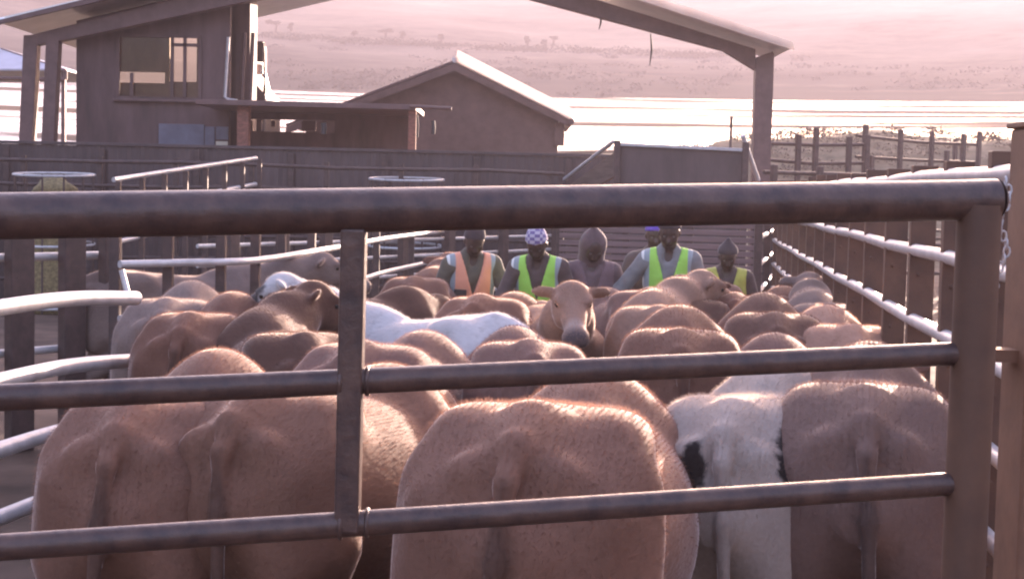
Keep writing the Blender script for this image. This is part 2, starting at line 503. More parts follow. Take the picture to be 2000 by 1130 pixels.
def ground_mat():
    m = bpy.data.materials.new("soil_and_dry_grass")
    m.use_nodes = True
    n, l = m.node_tree.nodes, m.node_tree.links
    b = n["Principled BSDF"]
    tc = n.new('ShaderNodeTexCoord')
    ln = n.new('ShaderNodeVectorMath'); ln.operation = 'LENGTH'
    l.new(tc.outputs['Object'], ln.inputs[0])
    soil = n.new('ShaderNodeTexNoise'); soil.inputs['Scale'].default_value = 1.4; soil.inputs['Detail'].default_value = 8
    l.new(tc.outputs['Object'], soil.inputs['Vector'])
    mp = log_coords(n, l, tc, 0.016, 9.0)
    scrub = n.new('ShaderNodeTexNoise'); scrub.inputs['Scale'].default_value = 1.0; scrub.inputs['Detail'].default_value = 9; scrub.inputs['Roughness'].default_value = 0.7
    l.new(mp, scrub.inputs['Vector'])
    def ramp(src, stops):
        r = n.new('ShaderNodeValToRGB')
        el = r.color_ramp.elements
        while len(el) < len(stops): el.new(0.5)
        for e, (p, c) in zip(el, stops): e.position, e.color = p, (*c, 1)
        l.new(src, r.inputs[0]); return r.outputs[0]
    soilc = ramp(soil.outputs[0], [(0.3, (0.055, 0.037, 0.028)), (0.7, (0.15, 0.10, 0.075))])
    grass = ramp(soil.outputs[0], [(0.3, (0.10, 0.085, 0.05)), (0.7, (0.22, 0.17, 0.11))])
    low = ramp(scrub.outputs[0], [(0.38, (0.004, 0.004, 0.004)), (0.54, (0.022, 0.021, 0.017)), (0.64, (0.15, 0.115, 0.088))])
    high = ramp(scrub.outputs[0], [(0.36, (0.03, 0.027, 0.022)), (0.46, (0.19, 0.14, 0.105)), (0.62, (0.36, 0.27, 0.20))])
    def mapr(a, b_):
        r = n.new('ShaderNodeMapRange'); r.inputs[1].default_value, r.inputs[2].default_value = a, b_
        l.new(ln.outputs[1], r.inputs[0]); return r.outputs[0]
    def mix(f, a, b_):
        x = n.new('ShaderNodeMix'); x.data_type = 'RGBA'
        l.new(f, x.inputs[0]); l.new(a, x.inputs[6]); l.new(b_, x.inputs[7]); return x.outputs[2]
    c = mix(mapr(40, 50), soilc, grass)
    c = mix(mapr(200, 260), c, mix(mapr(285, 345), low, high))
    l.new(c, b.inputs['Base Color'])
    b.inputs['Roughness'].default_value = 0.9
    b.inputs['Specular IOR Level'].default_value = 0.2
    bp = n.new('ShaderNodeBump'); bp.inputs['Strength'].default_value = 0.6; bp.inputs['Distance'].default_value = 0.06
    l.new(soil.outputs[0], bp.inputs['Height']); l.new(bp.outputs[0], b.inputs['Normal'])
    return m
ground = link("ground", np_mesh("ground", np.stack([GX, GY, GZ], -1).reshape(-1, 3), q, ground_mat()))
tag(ground, kind="structure")

# shallow flood water lying over the rising plain, in streaks between strips of grass
def water_mat():
    m = bpy.data.materials.new("shallow_flood_water")
    m.use_nodes = True
    n, l = m.node_tree.nodes, m.node_tree.links
    n.clear()
    out = n.new('ShaderNodeOutputMaterial')
    tc = n.new('ShaderNodeTexCoord')
    mp = log_coords(n, l, tc, 0.014, 9.0)
    no = n.new('ShaderNodeTexNoise'); no.inputs['Scale'].default_value = 1.0; no.inputs['Detail'].default_value = 7; no.inputs['Roughness'].default_value = 0.6
    l.new(mp, no.inputs['Vector'])
    rp = n.new('ShaderNodeValToRGB'); rp.color_ramp.elements[0].position, rp.color_ramp.elements[1].position = 0.49, 0.56
    l.new(no.outputs[0], rp.inputs[0])
    gl = n.new('ShaderNodeBsdfGlossy'); gl.inputs['Roughness'].default_value = 0.22; gl.inputs[0].default_value = (0.95, 0.93, 0.92, 1)
    gr = n.new('ShaderNodeBsdfDiffuse'); gr.inputs[0].default_value = (0.20, 0.15, 0.11, 1)
    mx = n.new('ShaderNodeMixShader')
    rip = n.new('ShaderNodeTexNoise'); rip.inputs['Scale'].default_value = 2.2; rip.inputs['Detail'].default_value = 4
    l.new(tc.outputs['Object'], rip.inputs['Vector'])
    bp = n.new('ShaderNodeBump'); bp.inputs['Strength'].default_value = 0.12; bp.inputs['Distance'].default_value = 0.05
    l.new(rip.outputs[0], bp.inputs['Height']); l.new(bp.outputs[0], gl.inputs['Normal'])
    l.new(rp.outputs[0], mx.inputs[0]); l.new(gl.outputs[0], mx.inputs[1]); l.new(gr.outputs[0], mx.inputs[2])
    l.new(mx.outputs[0], out.inputs[0])
    return m
waz = np.radians(np.linspace(-34, 34, 200)); wr = np.linspace(72, 252, 60)
WA, WR = np.meshgrid(waz, wr, indexing='ij')
WX, WY = WR * np.sin(WA), WR * np.cos(WA)
WZ = land_z(WX, WY) + 0.06
na, nr = WA.shape
ii, jj = np.meshgrid(np.arange(na - 1), np.arange(nr - 1), indexing='ij')
q = np.stack([ii * nr + jj, (ii + 1) * nr + jj, (ii + 1) * nr + jj + 1, ii * nr + jj + 1], -1).reshape(-1, 4)[:, ::-1]
water = link("water", np_mesh("water", np.stack([WX, WY, WZ], -1).reshape(-1, 3), q, water_mat()))
tag(water, kind="structure")

hb = MB(); hb.box((-720, -720, -1.0), (720, 720, 77))
hm = bpy.data.materials.new("dusty_morning_air"); hm.use_nodes = True
hn = hm.node_tree.nodes; hn.clear()
ho = hn.new('ShaderNodeOutputMaterial'); pv = hn.new('ShaderNodeVolumePrincipled')
pv.inputs['Color'].default_value = (0.188, 0.174, 0.21, 1)
pv.inputs['Density'].default_value = HAZE_DENSITY
pv.inputs['Anisotropy'].default_value = 0.45
hm.node_tree.links.new(pv.outputs[0], ho.inputs['Volume'])
haze = hb.build("haze", hm)
tag(haze, kind="stuff")

# ------------------------------------------------------------------ foreground gate
gate = empty("cattle_gate", P(1916, 391, 2.79).to_tuple()[:2] + (0,), 0, "dark steel pipe gate with a thick top rail across the front of the pen", "gate")
def gl(p): return Vector(p) - gate.location
def grail(vl, vr, ext=True):
    a, b = P(0, vl, 2.37), P(1870, vr, 2.79)
    d = (b - a).normalized()
    return a - d * 1.3, b, d
gt_a, gt_b, gdir = grail(422, 391)
r_top, r_low = 0.0365, 0.0215
end = P(1914, 391, 2.79); end.z = gt_b.z
tip = P(1952, 391, 2.80); tip.z = gt_b.z + .004
foot = Vector((end.x - 0.006, end.y, 0.32))
fl = gt_a.copy(); fl.z = 0.30
m = MB(); m.tube([gl(p) for p in [gt_a - gdir * .03] + [gt_a + (gt_b - gt_a) * (i / 12) for i in range(1, 13)] + [tip - gdir * .006]], r_top, 24)
m.tube([gl(tip - gdir * .006), gl(tip)], [r_top, r_top - .006], 24)
m.tube([gl(fl), gl(gt_a - Vector((0, 0, .008)))], r_top - .003, 24)
m.build("gate_frame", M_GATE, gate)
m = MB(); m.tube([gl(foot), gl(end - Vector((0, 0, .008)))], .0395, 24); m.build("stile", M_FLAREFPOST, gate)  # end stile takes the brown that the flare casts over it
b2 = None
for k, (vl, vr, r) in enumerate([(776, 690, r_low), (1068, 943, r_low)]):
    a, b, d = grail(vl, vr)
    m = MB(); m.tube([gl(a), gl(b + d * 0.03)], r, 20); m.build("rail", M_GATE, gate)
    b2 = (a, b, d)
for dz in (0.25, 0.52, 0.80, 1.10):
    m = MB(); m.tube([gl(b2[0] - Vector((0, 0, dz))), gl(b2[1] + b2[2] * .03 - Vector((0, 0, dz)))], r_low, 16); m.build("rail", M_GATE, gate)
_a, _b, _k = P(0, 776, 2.37), P(1870, 690, 2.79), ray(692, 740)
_s = _k.x / _k.y
tu = (_s * _a.y - _a.x) / ((_b.x - _a.x) - _s * (_b.y - _a.y))
pm = lambda vl, vr: (lambda a, b: a + (b - a) * tu)(P(0, vl, 2.37), P(1870, vr, 2.79))
top_, bot_ = pm(422, 391), pm(1068, 943)
m = MB(); m.bar(gl(bot_ + Vector((-0.011, 0, -.012))), gl(top_ + Vector((0, 0, -.03))), .040, .052, up=(0, 1, 0)); stay = m.build("stay", M_GATE, gate, bevel=.004)
for vl, vr in ((776, 690), (1068, 943)):        # weld beads where the rails meet the stay
    for s in (-1, 1):
        a, b = P(0, vl, 2.37), P(1870, vr, 2.79)
        c = a + (b - a) * tu + gdir * (s * .022)
        m = MB(); m.tube([gl(c + Vector((0, -math.sin(q), 0)) * (r_low + .001) + Vector((0, 0, math.cos(q))) * (r_low + .001)) for q in np.linspace(0, 2 * math.pi, 17)[:-1]], .0036, 6, closed=True)
        m.build("weld_bead", M_GATE, stay)
hp = P(2034, 238, 3.0)
post = empty("gate_post", (hp.x + .04, hp.y, 0), 0, "tall square flare tinted brown post the front gate hangs from", "post")
m = MB(); m.box((-.075, -.075, 0), (.075, .075, hp.z - .012)); m.build("shaft", M_FLAREPOST, post, bevel=.006)
m = MB(); m.box((-.082, -.082, hp.z - .012), (.082, .082, hp.z)); m.build("cap", M_FLAREPOST, post, bevel=.003)
for z in (0.6, 1.8):
    m = MB(); m.box((-.15, -.03, z - .012), (-.075, .03, z + .012)); m.tube([(-.15, 0, z - .05), (-.15, 0, z + .06)], .016); m.build("hinge", M_FLAREPOST, post)
chain = MB()
c0 = P(1964, 356, 2.90)
for i in range(13):
    z = c0.z - i * .0145
    pts = [(c0.x + .008 * math.sin(i * .9) + (.0058 * math.cos(t) if i % 2 else 0), c0.y + (0 if i % 2 else .0058 * math.cos(t)), z + .0105 * math.sin(t)) for t in np.linspace(0, 2 * math.pi, 9)[:-1]]
    chain.tube(pts, .0023, 6, closed=True)
chain.ball((c0.x - .012, c0.y - .005, c0.z - .195), .008)
tag(chain.build("latch_chain", M_GALV), "short steel link chain hanging between front gate and flare tinted brown post", "chain")

# ------------------------------------------------------------------ right fence: posts with pipe rails between
VPX = 1355.0
fd = ray(VPX, 380); fd = Vector((fd.x, fd.y, 0)).normalized()
L = 1.13
fn = Vector((fd.y, -fd.x, 0))                   # to the right of the fence line
def FR(d, z=0.0, off=0.0):                      # point of the right fence at distance d along it
    return fn * (L + off) + fd * d + Vector((0, 0, z))
rf = empty("steel_rail_fence", FR(11)[:], 0, "long fence of flare tinted brown posts and thick pale pipe rails along the right of the pen", "fence")
rl = lambda p: Vector(p) - rf.location
RZ = [2.20, 1.85, 1.51, 1.19, 0.88, 0.56, 0.26]
D0, D1, STEP = 2.9, 20.9, 1.0
posts_d = [D0 + 0.9 + i * STEP for i in range(int((D1 - D0) / STEP))]
for k, z in enumerate(RZ):
    m = MB()
    n = 19
    m.tube([rl(FR(D0 + (D1 - D0) * i / (n - 1), z + .006 * math.sin(i * 1.7 + k), -.035)) for i in range(n)], .031 if k else .034, 14)
    m.build("rail", M_GALV, rf)
for d in posts_d:
    m = MB()
    h = RZ[0] + .075 + random.uniform(-.01, .02)
    tl = random.uniform(-.012, .012)
    def pp(a, o, z): return rl(FR(d + a + tl * z, z, o))
    m.hexa([pp(-.04, -.06, 0), pp(.04, -.06, 0), pp(.04, .06, 0), pp(-.04, .06, 0), pp(-.04, -.06, h), pp(.04, -.06, h), pp(.04, .06, h), pp(-.04, .06, h)])
    for z in RZ:
        m.ball(pp(-.04, -.02, z - .12), .011, 6, 5)
    m.build("post", M_FLAREFPOST, rf, bevel=.004)

# open gate leaf at the far end of the right fence
fa, fb = P(1478, 560, 17.5), P(1509, 545, 22.0)
fg = empty("far_gate_leaf", (fa.x, fa.y, 0), 0, "narrow blue grey gate leaf seen edge on at the far right of the pen", "gate")
def fl_(t, z): return Vector((fa.x + (fb.x - fa.x) * t, fa.y + (fb.y - fa.y) * t, z)) - fg.location
for z in (1.62, 1.30, 0.98, .66, .34):
    m = MB(); m.tube([fl_(0, z), fl_(1, z)], .028, 10); m.build("rail", M_GALV, fg)
for t in (0, .5, 1):
    m = MB(); m.bar(fl_(t, 0), fl_(t, 1.85), .09, .05); m.build("upright", M_DARKPOST, fg, bevel=.004)

# ------------------------------------------------------------------ left curved fence (pen side) and swung panel
def at_z(u, v, z): return PZ(u, v, z)
c1 = [at_z(u, v, 1.50) for u, v in ((234, 516), (350, 513), (470, 510.5), (540, 503), (600, 493), (680, 479), (750, 466), (830, 455.5), (900, 446), (940, 438.5))]
def spline(pts, n=6):
    out = []
    for i in range(len(pts) - 1):
        p0, p1, p2, p3 = pts[max(i - 1, 0)], pts[i], pts[i + 1], pts[min(i + 2, len(pts) - 1)]
        for k in range(n):
            t = k / n
            out.append(0.5 * ((2 * p1) + (p2 - p0) * t + (2 * p0 - 5 * p1 + 4 * p2 - p3) * t * t + (3 * p1 - p0 - 3 * p2 + p3) * t ** 3))
    return out + [pts[-1]]
c1 = [Vector((p.x, p.y, 1.5)) for p in c1]
curve = spline(c1)
cf = empty("curved_rail_fence", (c1[2].x, c1[2].y, 0), 0, "curved pale pipe fence sweeping round the left side of the pen", "fence")
for z in (1.90, 1.50, 1.10, .72, .36):
    m = MB(); m.tube([p - cf.location + Vector((0, 0, z - 1.5)) for p in curve], .029, 12); m.build("rail", M_GALV, cf)
for i in range(1, len(curve), 5):
    p = curve[i] - cf.location; p.z = 0
    p += Vector((-.09, .03, 0))
    m = MB(); m.bar(p, p + Vector((0, 0, 2.02)), .075, .075); m.build("post", M_DARKPOST, cf, bevel=.006)

# swung panel of thick pipes whose free ends point into the pen
pa = [P(-160, 624, 6.9), P(0, 601, 7.5), P(140, 580, 8.2), P(266, 559, 8.8)]
sp = empty("swing_panel", (pa[0].x, pa[0].y, 0), 0, "panel of four thick bent pipes with free sunlit ends at the pen's left edge", "gate panel")
zz = pa[2].z
for k, dz in enumerate((0, -.36, -.70, -1.04)):
    e = [Vector((p.x, p.y, pa[1].z - .03 + dz + .035 * math.sin(i * 1.1))) for i, p in enumerate(pa)]
    m = MB(); m.tube([p - sp.location for p in spline(e, 5)], .041, 14); m.build("rail", M_GALV, sp)
    if k == 0:
        q_ = e[-1] - sp.location
        m = MB(); m.tube([q_ + Vector((-.05, -.01, .04)), q_ + Vector((-.085, 0, .16))], .017, 8); m.build("latch_stub", M_GALV, sp)
m = MB(); p0 = Vector((0, 0, 0)); m.bar(p0, p0 + Vector((0, 0, 1.75)), .12, .12); m.build("post", M_DARKPOST, sp, bevel=.008)

# heavy post fence behind the swung panel
lf_a, lf_b = P(-330, 515, 10.6), P(236, 512, 12.6)
lf = empty("heavy_post_fence", (lf_a.x, lf_a.y, 0), 0, "fence of close set heavy dark posts with short pale rails at the far left", "fence")
ld = Vector((lf_b.x - lf_a.x, lf_b.y - lf_a.y, 0)); ln_ = ld.length; ld.normalize(); lnrm = Vector((-ld.y, ld.x, 0))
for u0, u1 in ((-300, -250), (-205, -150), (-105, -55), (-12, 43), (100, 153), (190, 233)):
    t = ((u0 + u1) / 2 + 330) / 566
    c = ld * (ln_ * t); wd = (u1 - u0) / 3000 * 11.6
    m = MB(); m.bar(c, c + Vector((0, 0, 1.98)), wd, .10, up=lnrm); m.build("post", M_DARKPOST, lf, bevel=.01)
for z in (1.88, 1.50, 1.13, .76, .38):
    m = MB(); m.tube([lnrm * .09 + Vector((0, 0, z)), ld * ln_ + lnrm * .09 + Vector((0, 0, z))], .033, 12); m.build("rail", M_GALV, lf)

# middle fence behind the curved rails
mf_a, mf_b = P(395, 470, 17.2), P(1092, 462, 24.5)
mf = empty("yard_divider_fence", (mf_a.x, mf_a.y, 0), 0, "dark post and thin pale rail fence behind the workers and the curved fence", "fence")
md = Vector((mf_b.x - mf_a.x, mf_b.y - mf_a.y, 0)); mn = md.length; md.normalize(); mnr = Vector((-md.y, md.x, 0))
for u in (455, 553, 638, 705, 790, 880, 985, 1088):
    k = ray(u, 400); k = Vector((k.x, k.y)); # intersect with the fence line
    A = Vector((mf_a.x, mf_a.y)); D = Vector((md.x, md.y))
    t = (A.x * k.y - A.y * k.x) / (D.y * k.x - D.x * k.y)
    c = md * t
    m = MB(); m.bar(c, c + Vector((0, 0, 1.95)), .17, .09, up=mnr); m.build("post", M_DARKPOST, mf, bevel=.008)
for z in (1.78, 1.60, 1.40, 1.18, .92, .62, .3):
    m = MB(); m.tube([mnr * .07 + Vector((0, 0, z)), md * mn + mnr * .07 + Vector((0, 0, z))], .024, 10); m.build("rail", M_GALV, mf)

# boarded back fence
ba, bb = P(1092, 500, 23.0), P(1474, 500, 22.4)
bf = empty("slatted_back_fence", (ba.x, ba.y, 0), 0, "weathered fence of close horizontal slats closing the back of the pen", "fence")
bd = Vector((bb.x - ba.x, bb.y - ba.y, 0)); bn = bd.length; bd.normalize(); bnr = Vector((-bd.y, bd.x, 0))
m = MB()
for i in range(17):
    z = .12 + i * .102
    m.bar(Vector((0, 0, z)) + bnr * random.uniform(-.004, .004), bd * bn + Vector((0, 0, z + random.uniform(-.01, .01))), .03, .075)
m.build("slat_panel", mat("faded_slat", (0.17, 0.11, 0.11), 0.45, 0.2, var=0.25, scale=3, stretch=(.3, .3, 6), bump=.1), bf, bevel=.004)
for t in (0.0, .34, .67, 1.0):
    c = bd * (bn * t) + bnr * .06
    m = MB(); m.bar(c, c + Vector((0, 0, 1.95)), .10, .09, up=bnr); m.build("post", M_DARKPOST, bf, bevel=.008)

# ------------------------------------------------------------------ long dark sheeted yard wall behind
wa, wb = P(-420, 285, 26.5), P(1235, 292, 27.5)
wall_top = 2.72
wl = empty("sheeted_yard_wall", (wa.x, wa.y, 0), 0, "long dark sheet metal wall across the yard behind the pens", "wall")
wd_ = Vector((wb.x - wa.x, wb.y - wa.y, 0)); wn = wd_.length; wd_.normalize(); wnr = Vector((wd_.y, -wd_.x, 0))
m = MB(); nrib = 190
pts = []
for i in range(nrib + 1):
    pts.append(wd_ * (wn * i / nrib) + wnr * (.018 if i % 2 else 0))
for i in range(nrib):
    a, b = pts[i], pts[i + 1]
    m.hexa([a, b, b - wnr * .05, a - wnr * .05, a + Vector((0, 0, wall_top)), b + Vector((0, 0, wall_top)), b - wnr * .05 + Vector((0, 0, wall_top)), a - wnr * .05 + Vector((0, 0, wall_top))])
m.build("sheet_panel", M_SHEET, wl)
m = MB(); m.bar(Vector((0, 0, wall_top + .03)), wd_ * wn + Vector((0, 0, wall_top + .03)), .10, .055); m.build("cap_rail", M_SHEET, wl, bevel=.006)
for i in range(9):
    c = wd_ * (wn * (i + .3) / 9) + wnr * .07
    m = MB(); m.bar(c, c + Vector((0, 0, wall_top - .05)), .10, .08, up=wnr); m.build("post", M_DARKPOST, wl, bevel=.006)

# dark pipe fence standing just before the wall
da, db = P(-120, 400, 25.4), P(1100, 400, 26.0)
df_ = empty("dark_pipe_fence", (da.x, da.y, 0), 0, "dark pipe fence running close along the front of the sheeted wall", "fence")
dd = Vector((db.x - da.x, db.y - da.y, 0)); dn = dd.length; dd.normalize()
for z in (2.42, 2.05, 1.66, 1.25, .85, .45):
    m = MB(); m.tube([dd * (dn * i / 8) + Vector((0, 0, z + random.uniform(-.025, .025))) for i in range(9)], .03, 8); m.build("rail", M_DARKPOST, df_)
for i in range(9):
    c = dd * (dn * (i + .1) / 8.3)
    m = MB(); m.bar(c + Vector((0, .05, 0)), c + Vector((0, .05, 2.5 + random.uniform(0, .12))), .08, .08); m.build("post", M_DARKPOST, df_, bevel=.005)

# sloping ramp handrail in front of the wall, sunlit
ra_, rb_ = P(222, 351, 20.5), P(500, 309, 25.0)
hr = empty("ramp_handrail", (ra_.x, ra_.y, 0), 0, "sloping two pipe handrail of a ramp, catching orange sun before the dark wall", "handrail")
for dz, s0 in ((0, 0), (-.42, .0), (-.84, .0)):
    m = MB(); m.tube([Vector((0, 0, ra_.z + dz)), rb_ - Vector((ra_.x, ra_.y, -dz))], .034, 10); m.build("rail", M_GALV, hr)
for i in range(8):
    t = i / 7
    p = (Vector((ra_.x, ra_.y, ra_.z)).lerp(rb_, t)) - Vector((ra_.x, ra_.y, 0)); top = p.z; p.z = 0
    p += Vector((.05, .05, 0))
    m = MB(); m.bar(p, p + Vector((0, 0, top - .02)), .07, .07); m.build("post", M_DARKPOST, hr, bevel=.004)

# loading ramp with solid sides on the right
la, lb = P(1205, 284, 25.0), P(1455, 296, 24.6)
lr = empty("loading_ramp", (la.x, la.y, 0), 0, "solid sided cattle loading ramp with a dark end panel near the roof column", "loading ramp")
o = lr.location
ez = la.z
w_ = lb - la
m = MB(); m.slab([Vector((0, 0, 0)), Vector((w_.x, w_.y, 0)), Vector((w_.x, w_.y, lb.z)), Vector((0, 0, ez))], Vector((0, .06, 0))); m.build("end_panel", M_SHEET, lr, bevel=.005)
m = MB(); m.bar(Vector((-.02, 0, ez + .02)), Vector((w_.x + .02, w_.y, lb.z + .02)), .12, .05); m.build("top_rail", M_GALV, lr, bevel=.006)
lc = P(1108, 357, 27.0) - Vector(o)
m = MB()
for i in range(6):                              # side boards climbing to the end panel
    f0, f1 = i / 6, (i + .82) / 6
    m.hexa([Vector((0, .07, ez * f0)), lc.xy.to_3d() + Vector((0, 0, lc.z * f0)), lc.xy.to_3d() + Vector((0, .05, lc.z * f0)), Vector((.05, .07, ez * f0)),
            Vector((0, .07, ez * f1)), lc.xy.to_3d() + Vector((0, 0, lc.z * f1)), lc.xy.to_3d() + Vector((0, .05, lc.z * f1)), Vector((.05, .07, ez * f1))])
m.build("side_panel", M_WOOD, lr)
m = MB(); m.tube([Vector((-.06, .0, ez + .06)), lc + Vector((-.05, 0, .06))], .035, 10); m.build("handrail", M_GALV, lr)
m = MB(); m.tube([Vector((w_.x - .05, w_.y - .05, lb.z + .25)), Vector((w_.x + .27, w_.y + .3, lb.z - .45))], .04, 10)
m.build("handrail", M_GALV, lr)
for t in (0, 1):
    p = Vector((w_.x * t, w_.y * t - .05, 0)); m = MB(); m.bar(p, p + Vector((0, 0, ez + .08)), .10, .10); m.build("post", M_DARKPOST, lr, bevel=.006)

# ------------------------------------------------------------------ big shed: portal frame, roof, cabin
SD = 30.0
sh = empty("open_sided_shed", P(780, 360, SD).to_tuple()[:2] + (0,), 0, "big brown steel portal shed with a pale roof and maroon cabin under its left half", "shed")
so = Vector(sh.location)
def S(u, v, dd=0.0): p = P(u, v, SD); p.y += dd; return p - so
apex_t, apex_b = S(800, -118), S(800, -62)
eL_t, eL_b, eR_t, eR_b = S(24, 56), S(58, 78), S(1512, 104), S(1474, 138)
kneeL, kneeR = S(155, 68), S(1412, 100)
def prism(m, poly, y0, y1):                     # polygon in x,z pulled along y
    n = len(poly)
    vs = [Vector((p.x, y0, p.z)) for p in poly] + [Vector((p.x, y1, p.z)) for p in poly]
    fs = [tuple(range(n)), tuple(range(2 * n - 1, n - 1, -1))]
    fs += [((i + 1) % n, i, n + i, n + (i + 1) % n) for i in range(n)]
    m.add(vs, fs)
col_r0, col_r1 = S(1474, 138), S(1510, 112)
m = MB(); prism(m, [Vector((col_r0.x, 0, 0)), Vector((col_r1.x, 0, 0)), Vector((col_r1.x, 0, eR_t.z - .02)), Vector((col_r1.x - .03, 0, eR_t.z + .02)), Vector((col_r0.x, 0, eR_t.z - .1))], -.14, .14); m.build("column", M_STEEL, sh, bevel=.01)
m = MB(); prism(m, [col_r0 + Vector((.0, 0, 0)), S(1474, 97), apex_t - Vector((0, 0, .06)), apex_b, kneeR], -.12, .12); m.build("rafter", M_STEEL, sh, bevel=.01)
m = MB(); prism(m, [S(62, 70), S(52, 84), S(60, 92), S(140, 78), apex_b, apex_t - Vector((0, 0, .06))], -.12, .12); m.build("rafter", M_STEEL, sh, bevel=.01)
for u0, u1, dd, vt in ((50, 77, 0, 70), (94, 119, 0, 66)):
    a, b = S(u0, vt, dd), S(u1, vt, dd)
    m = MB(); prism(m, [Vector((a.x - .22, 0, 0)), Vector((b.x - .22, 0, 0)), Vector((b.x, 0, b.z)), Vector((a.x, 0, a.z))][0:2] + [Vector((b.x, 0, b.z)), Vector((a.x, 0, a.z))], -.13, .13)
    ob = m.build("column", M_STEEL, sh, bevel=.01)
def roof_slab(a, b, y0, y1, th=.07):
    m = MB(); d = (b - a).normalized(); n = Vector((-d.z, 0, d.x)); n = n if n.z > 0 else -n
    prism(m, [a, b, b + n * th, a + n * th], y0, y1); return m
RA = S(800, -128)
roof_slab(RA + Vector((.0, 0, .0)), S(1528, 104), -.9, 1.4, .10).build("roof", M_ROOF, sh)
roof_slab(RA - Vector((.02, 0, 0)), S(20, 52), -.6, 6.2, .10).build("roof", M_ROOF, sh)
m = MB(); prism(m, [RA + Vector((0, 0, .02)), S(1534, 107), S(1530, 92), RA + Vector((0, 0, .22))], -1.0, -.9); m.build("barge_board_or_added_sunstrip", M_SUNSTRIP, sh)  # board made translucent so its shaded face shows as a sunlit edge
m = MB(); prism(m, [RA + Vector((0, 0, -.04)), S(18, 56), S(18, 48), RA + Vector((0, 0, .14))], -.7, -.6); m.build("barge_board_or_added_sunstrip", M_STEEL, sh)
# cabin walls with the window opening
def wallrect(m, u0, v0, u1, v1, y0, y1):
    a, b = S(u0, v0), S(u1, v1)
    m.hexa([Vector((a.x, y0, b.z)), Vector((b.x, y0, b.z)), Vector((b.x, y1, b.z)), Vector((a.x, y1, b.z)), Vector((a.x, y0, a.z)), Vector((b.x, y0, a.z)), Vector((b.x, y1, a.z)), Vector((a.x, y1, a.z))])
X0, X1, W0, W1 = S(139, 150).x, S(442, 150).x, S(222, 130).x, S(384, 130).x
WT, WB = S(300, 67).z, S(300, 190).z
def roofz(x):                                   # underside of the left roof at x
    a, b = S(20, 52), RA
    return a.z + (b.z - a.z) * (x - a.x) / (b.x - a.x) - .12
fw = MB()
def col(x0, x1, z0, z1=None, y0=.35, y1=.5, mb=None):
    t0, t1 = (roofz(x0), roofz(x1)) if z1 is None else (z1, z1)
    (mb or fw).hexa([(x0, y0, z0), (x1, y0, z0), (x1, y1, z0), (x0, y1, z0), (x0, y0, t0), (x1, y0, t1), (x1, y1, t1), (x0, y1, t0)])
col(X0, W0, 0); col(W1, X1, 0); col(W0, W1, 0, WB); col(W0, W1, WT)
X2 = ray(499, 150).x / ray(499, 150).y * (SD + 1.7) - so.x
col(X1, X2, 0, None, 1.0, 1.15)                 # set back right bay
BD = 1.7
bx = lambda u: (ray(u, 150).x / ray(u, 150).y) * (SD + BD) - so.x
bz = lambda u, v: P(u, v, SD + BD).z
B0, B1, B2, B3 = bx(219), bx(322), bx(331), bx(384)
bb_ = MB()
col(X0, B0, 0, None, BD, BD + .15, bb_); col(B1, B2, 0, None, BD, BD + .15, bb_); col(B3, X2, 0, None, BD, BD + .15, bb_)
col(B0, B1, 0, bz(270, 162), BD, BD + .15, bb_); col(B0, B1, bz(270, 140), None, BD, BD + .15, bb_)
col(B2, B3, 0, bz(357, 160), BD, BD + .15, bb_); col(B2, B3, bz(357, 62), None, BD, BD + .15, bb_)
col(X0, X0 + .15, 0, None, .5, BD, bb_); col(X2 - .15, X2, 0, None, 1.15, BD, bb_)
fw.v += [tuple(v) for v in []]
fw.add([Vector(p) for p in bb_.v], bb_.f)
fw.build("cabin_wall", M_WALL, sh)
wf = MB()
fy = .40
for a, b in (((W0, WT), (W1, WT)), ((W0, WB), (W1, WB)), ((W0, WB), (W0, WT)), ((W1, WB), (W1, WT)), ((S(329, 100).x, WB), (S(329, 100).x, WT)), ((S(354, 100).x, WB), (S(354, 100).x, WT)), ((S(329, 0).x, S(350, 85).z), (W1, S(350, 85).z)), ((S(250, 0).x, WB), (S(250, 0).x, S(250, 140).z))):
    wf.bar((a[0], fy - .07, a[1]), (b[0], fy - .07, b[1]), .06, .05, up=(0, 1, 0))
win = wf.build("window", M_WALL, sh)
m = MB(); m.box((W0 - .08, fy - .17, WB - .07), (W1 + .08, fy - .05, WB - .026)); m.build("sill", M_STEEL, win, bevel=.006)
m = MB(); m.box((W0 + .02, fy + .0, WB + .02), (W1 - .02, fy + .012, WT - .02)); m.build("pane", M_GLASS, win)
m = MB(); y_ = .28                              # downpipe at the corner
p_ = S(441, 70); m.tube([(p_.x, y_, p_.z), (p_.x - .06, y_, S(441, 188).z), (p_.x + .02, y_, S(441, 193).z), (p_.x + .18, y_, S(441, 195).z)], .032, 10); m.build("downpipe", M_GALV, sh)
for u in (462, 479):
    m = MB(); p_ = S(u, 55); m.tube([(p_.x, .9, p_.z), (p_.x - .05, .9, S(u, 200).z)], .045, 8); m.build("downpipe", M_STEEL, sh)
m = MB(); l_ = S(27, 48); m.ball((l_.x - .03, -.62, l_.z), .085, 10, 7, (1.4, 1, .8)); m.build("gutter_end", M_LAMP, sh)
for u, v0, v1 in ((1172, 26, 58), (1271, 66, 128)):
    m = MB(); a, b = S(u, v0), S(u - 2, v1); m.tube([a, (a + b) / 2 + Vector((.03, 0, 0)), b], [.012, .022, .008], 6); m.build("hanging_cable", M_WIRE, sh)
am = S(130, 42); m = MB(); m.tube([(am.x, 2.5, am.z - .3), (am.x, 2.5, am.z + 1.2)], .02, 6); m.build("aerial", M_WIRE, sh)
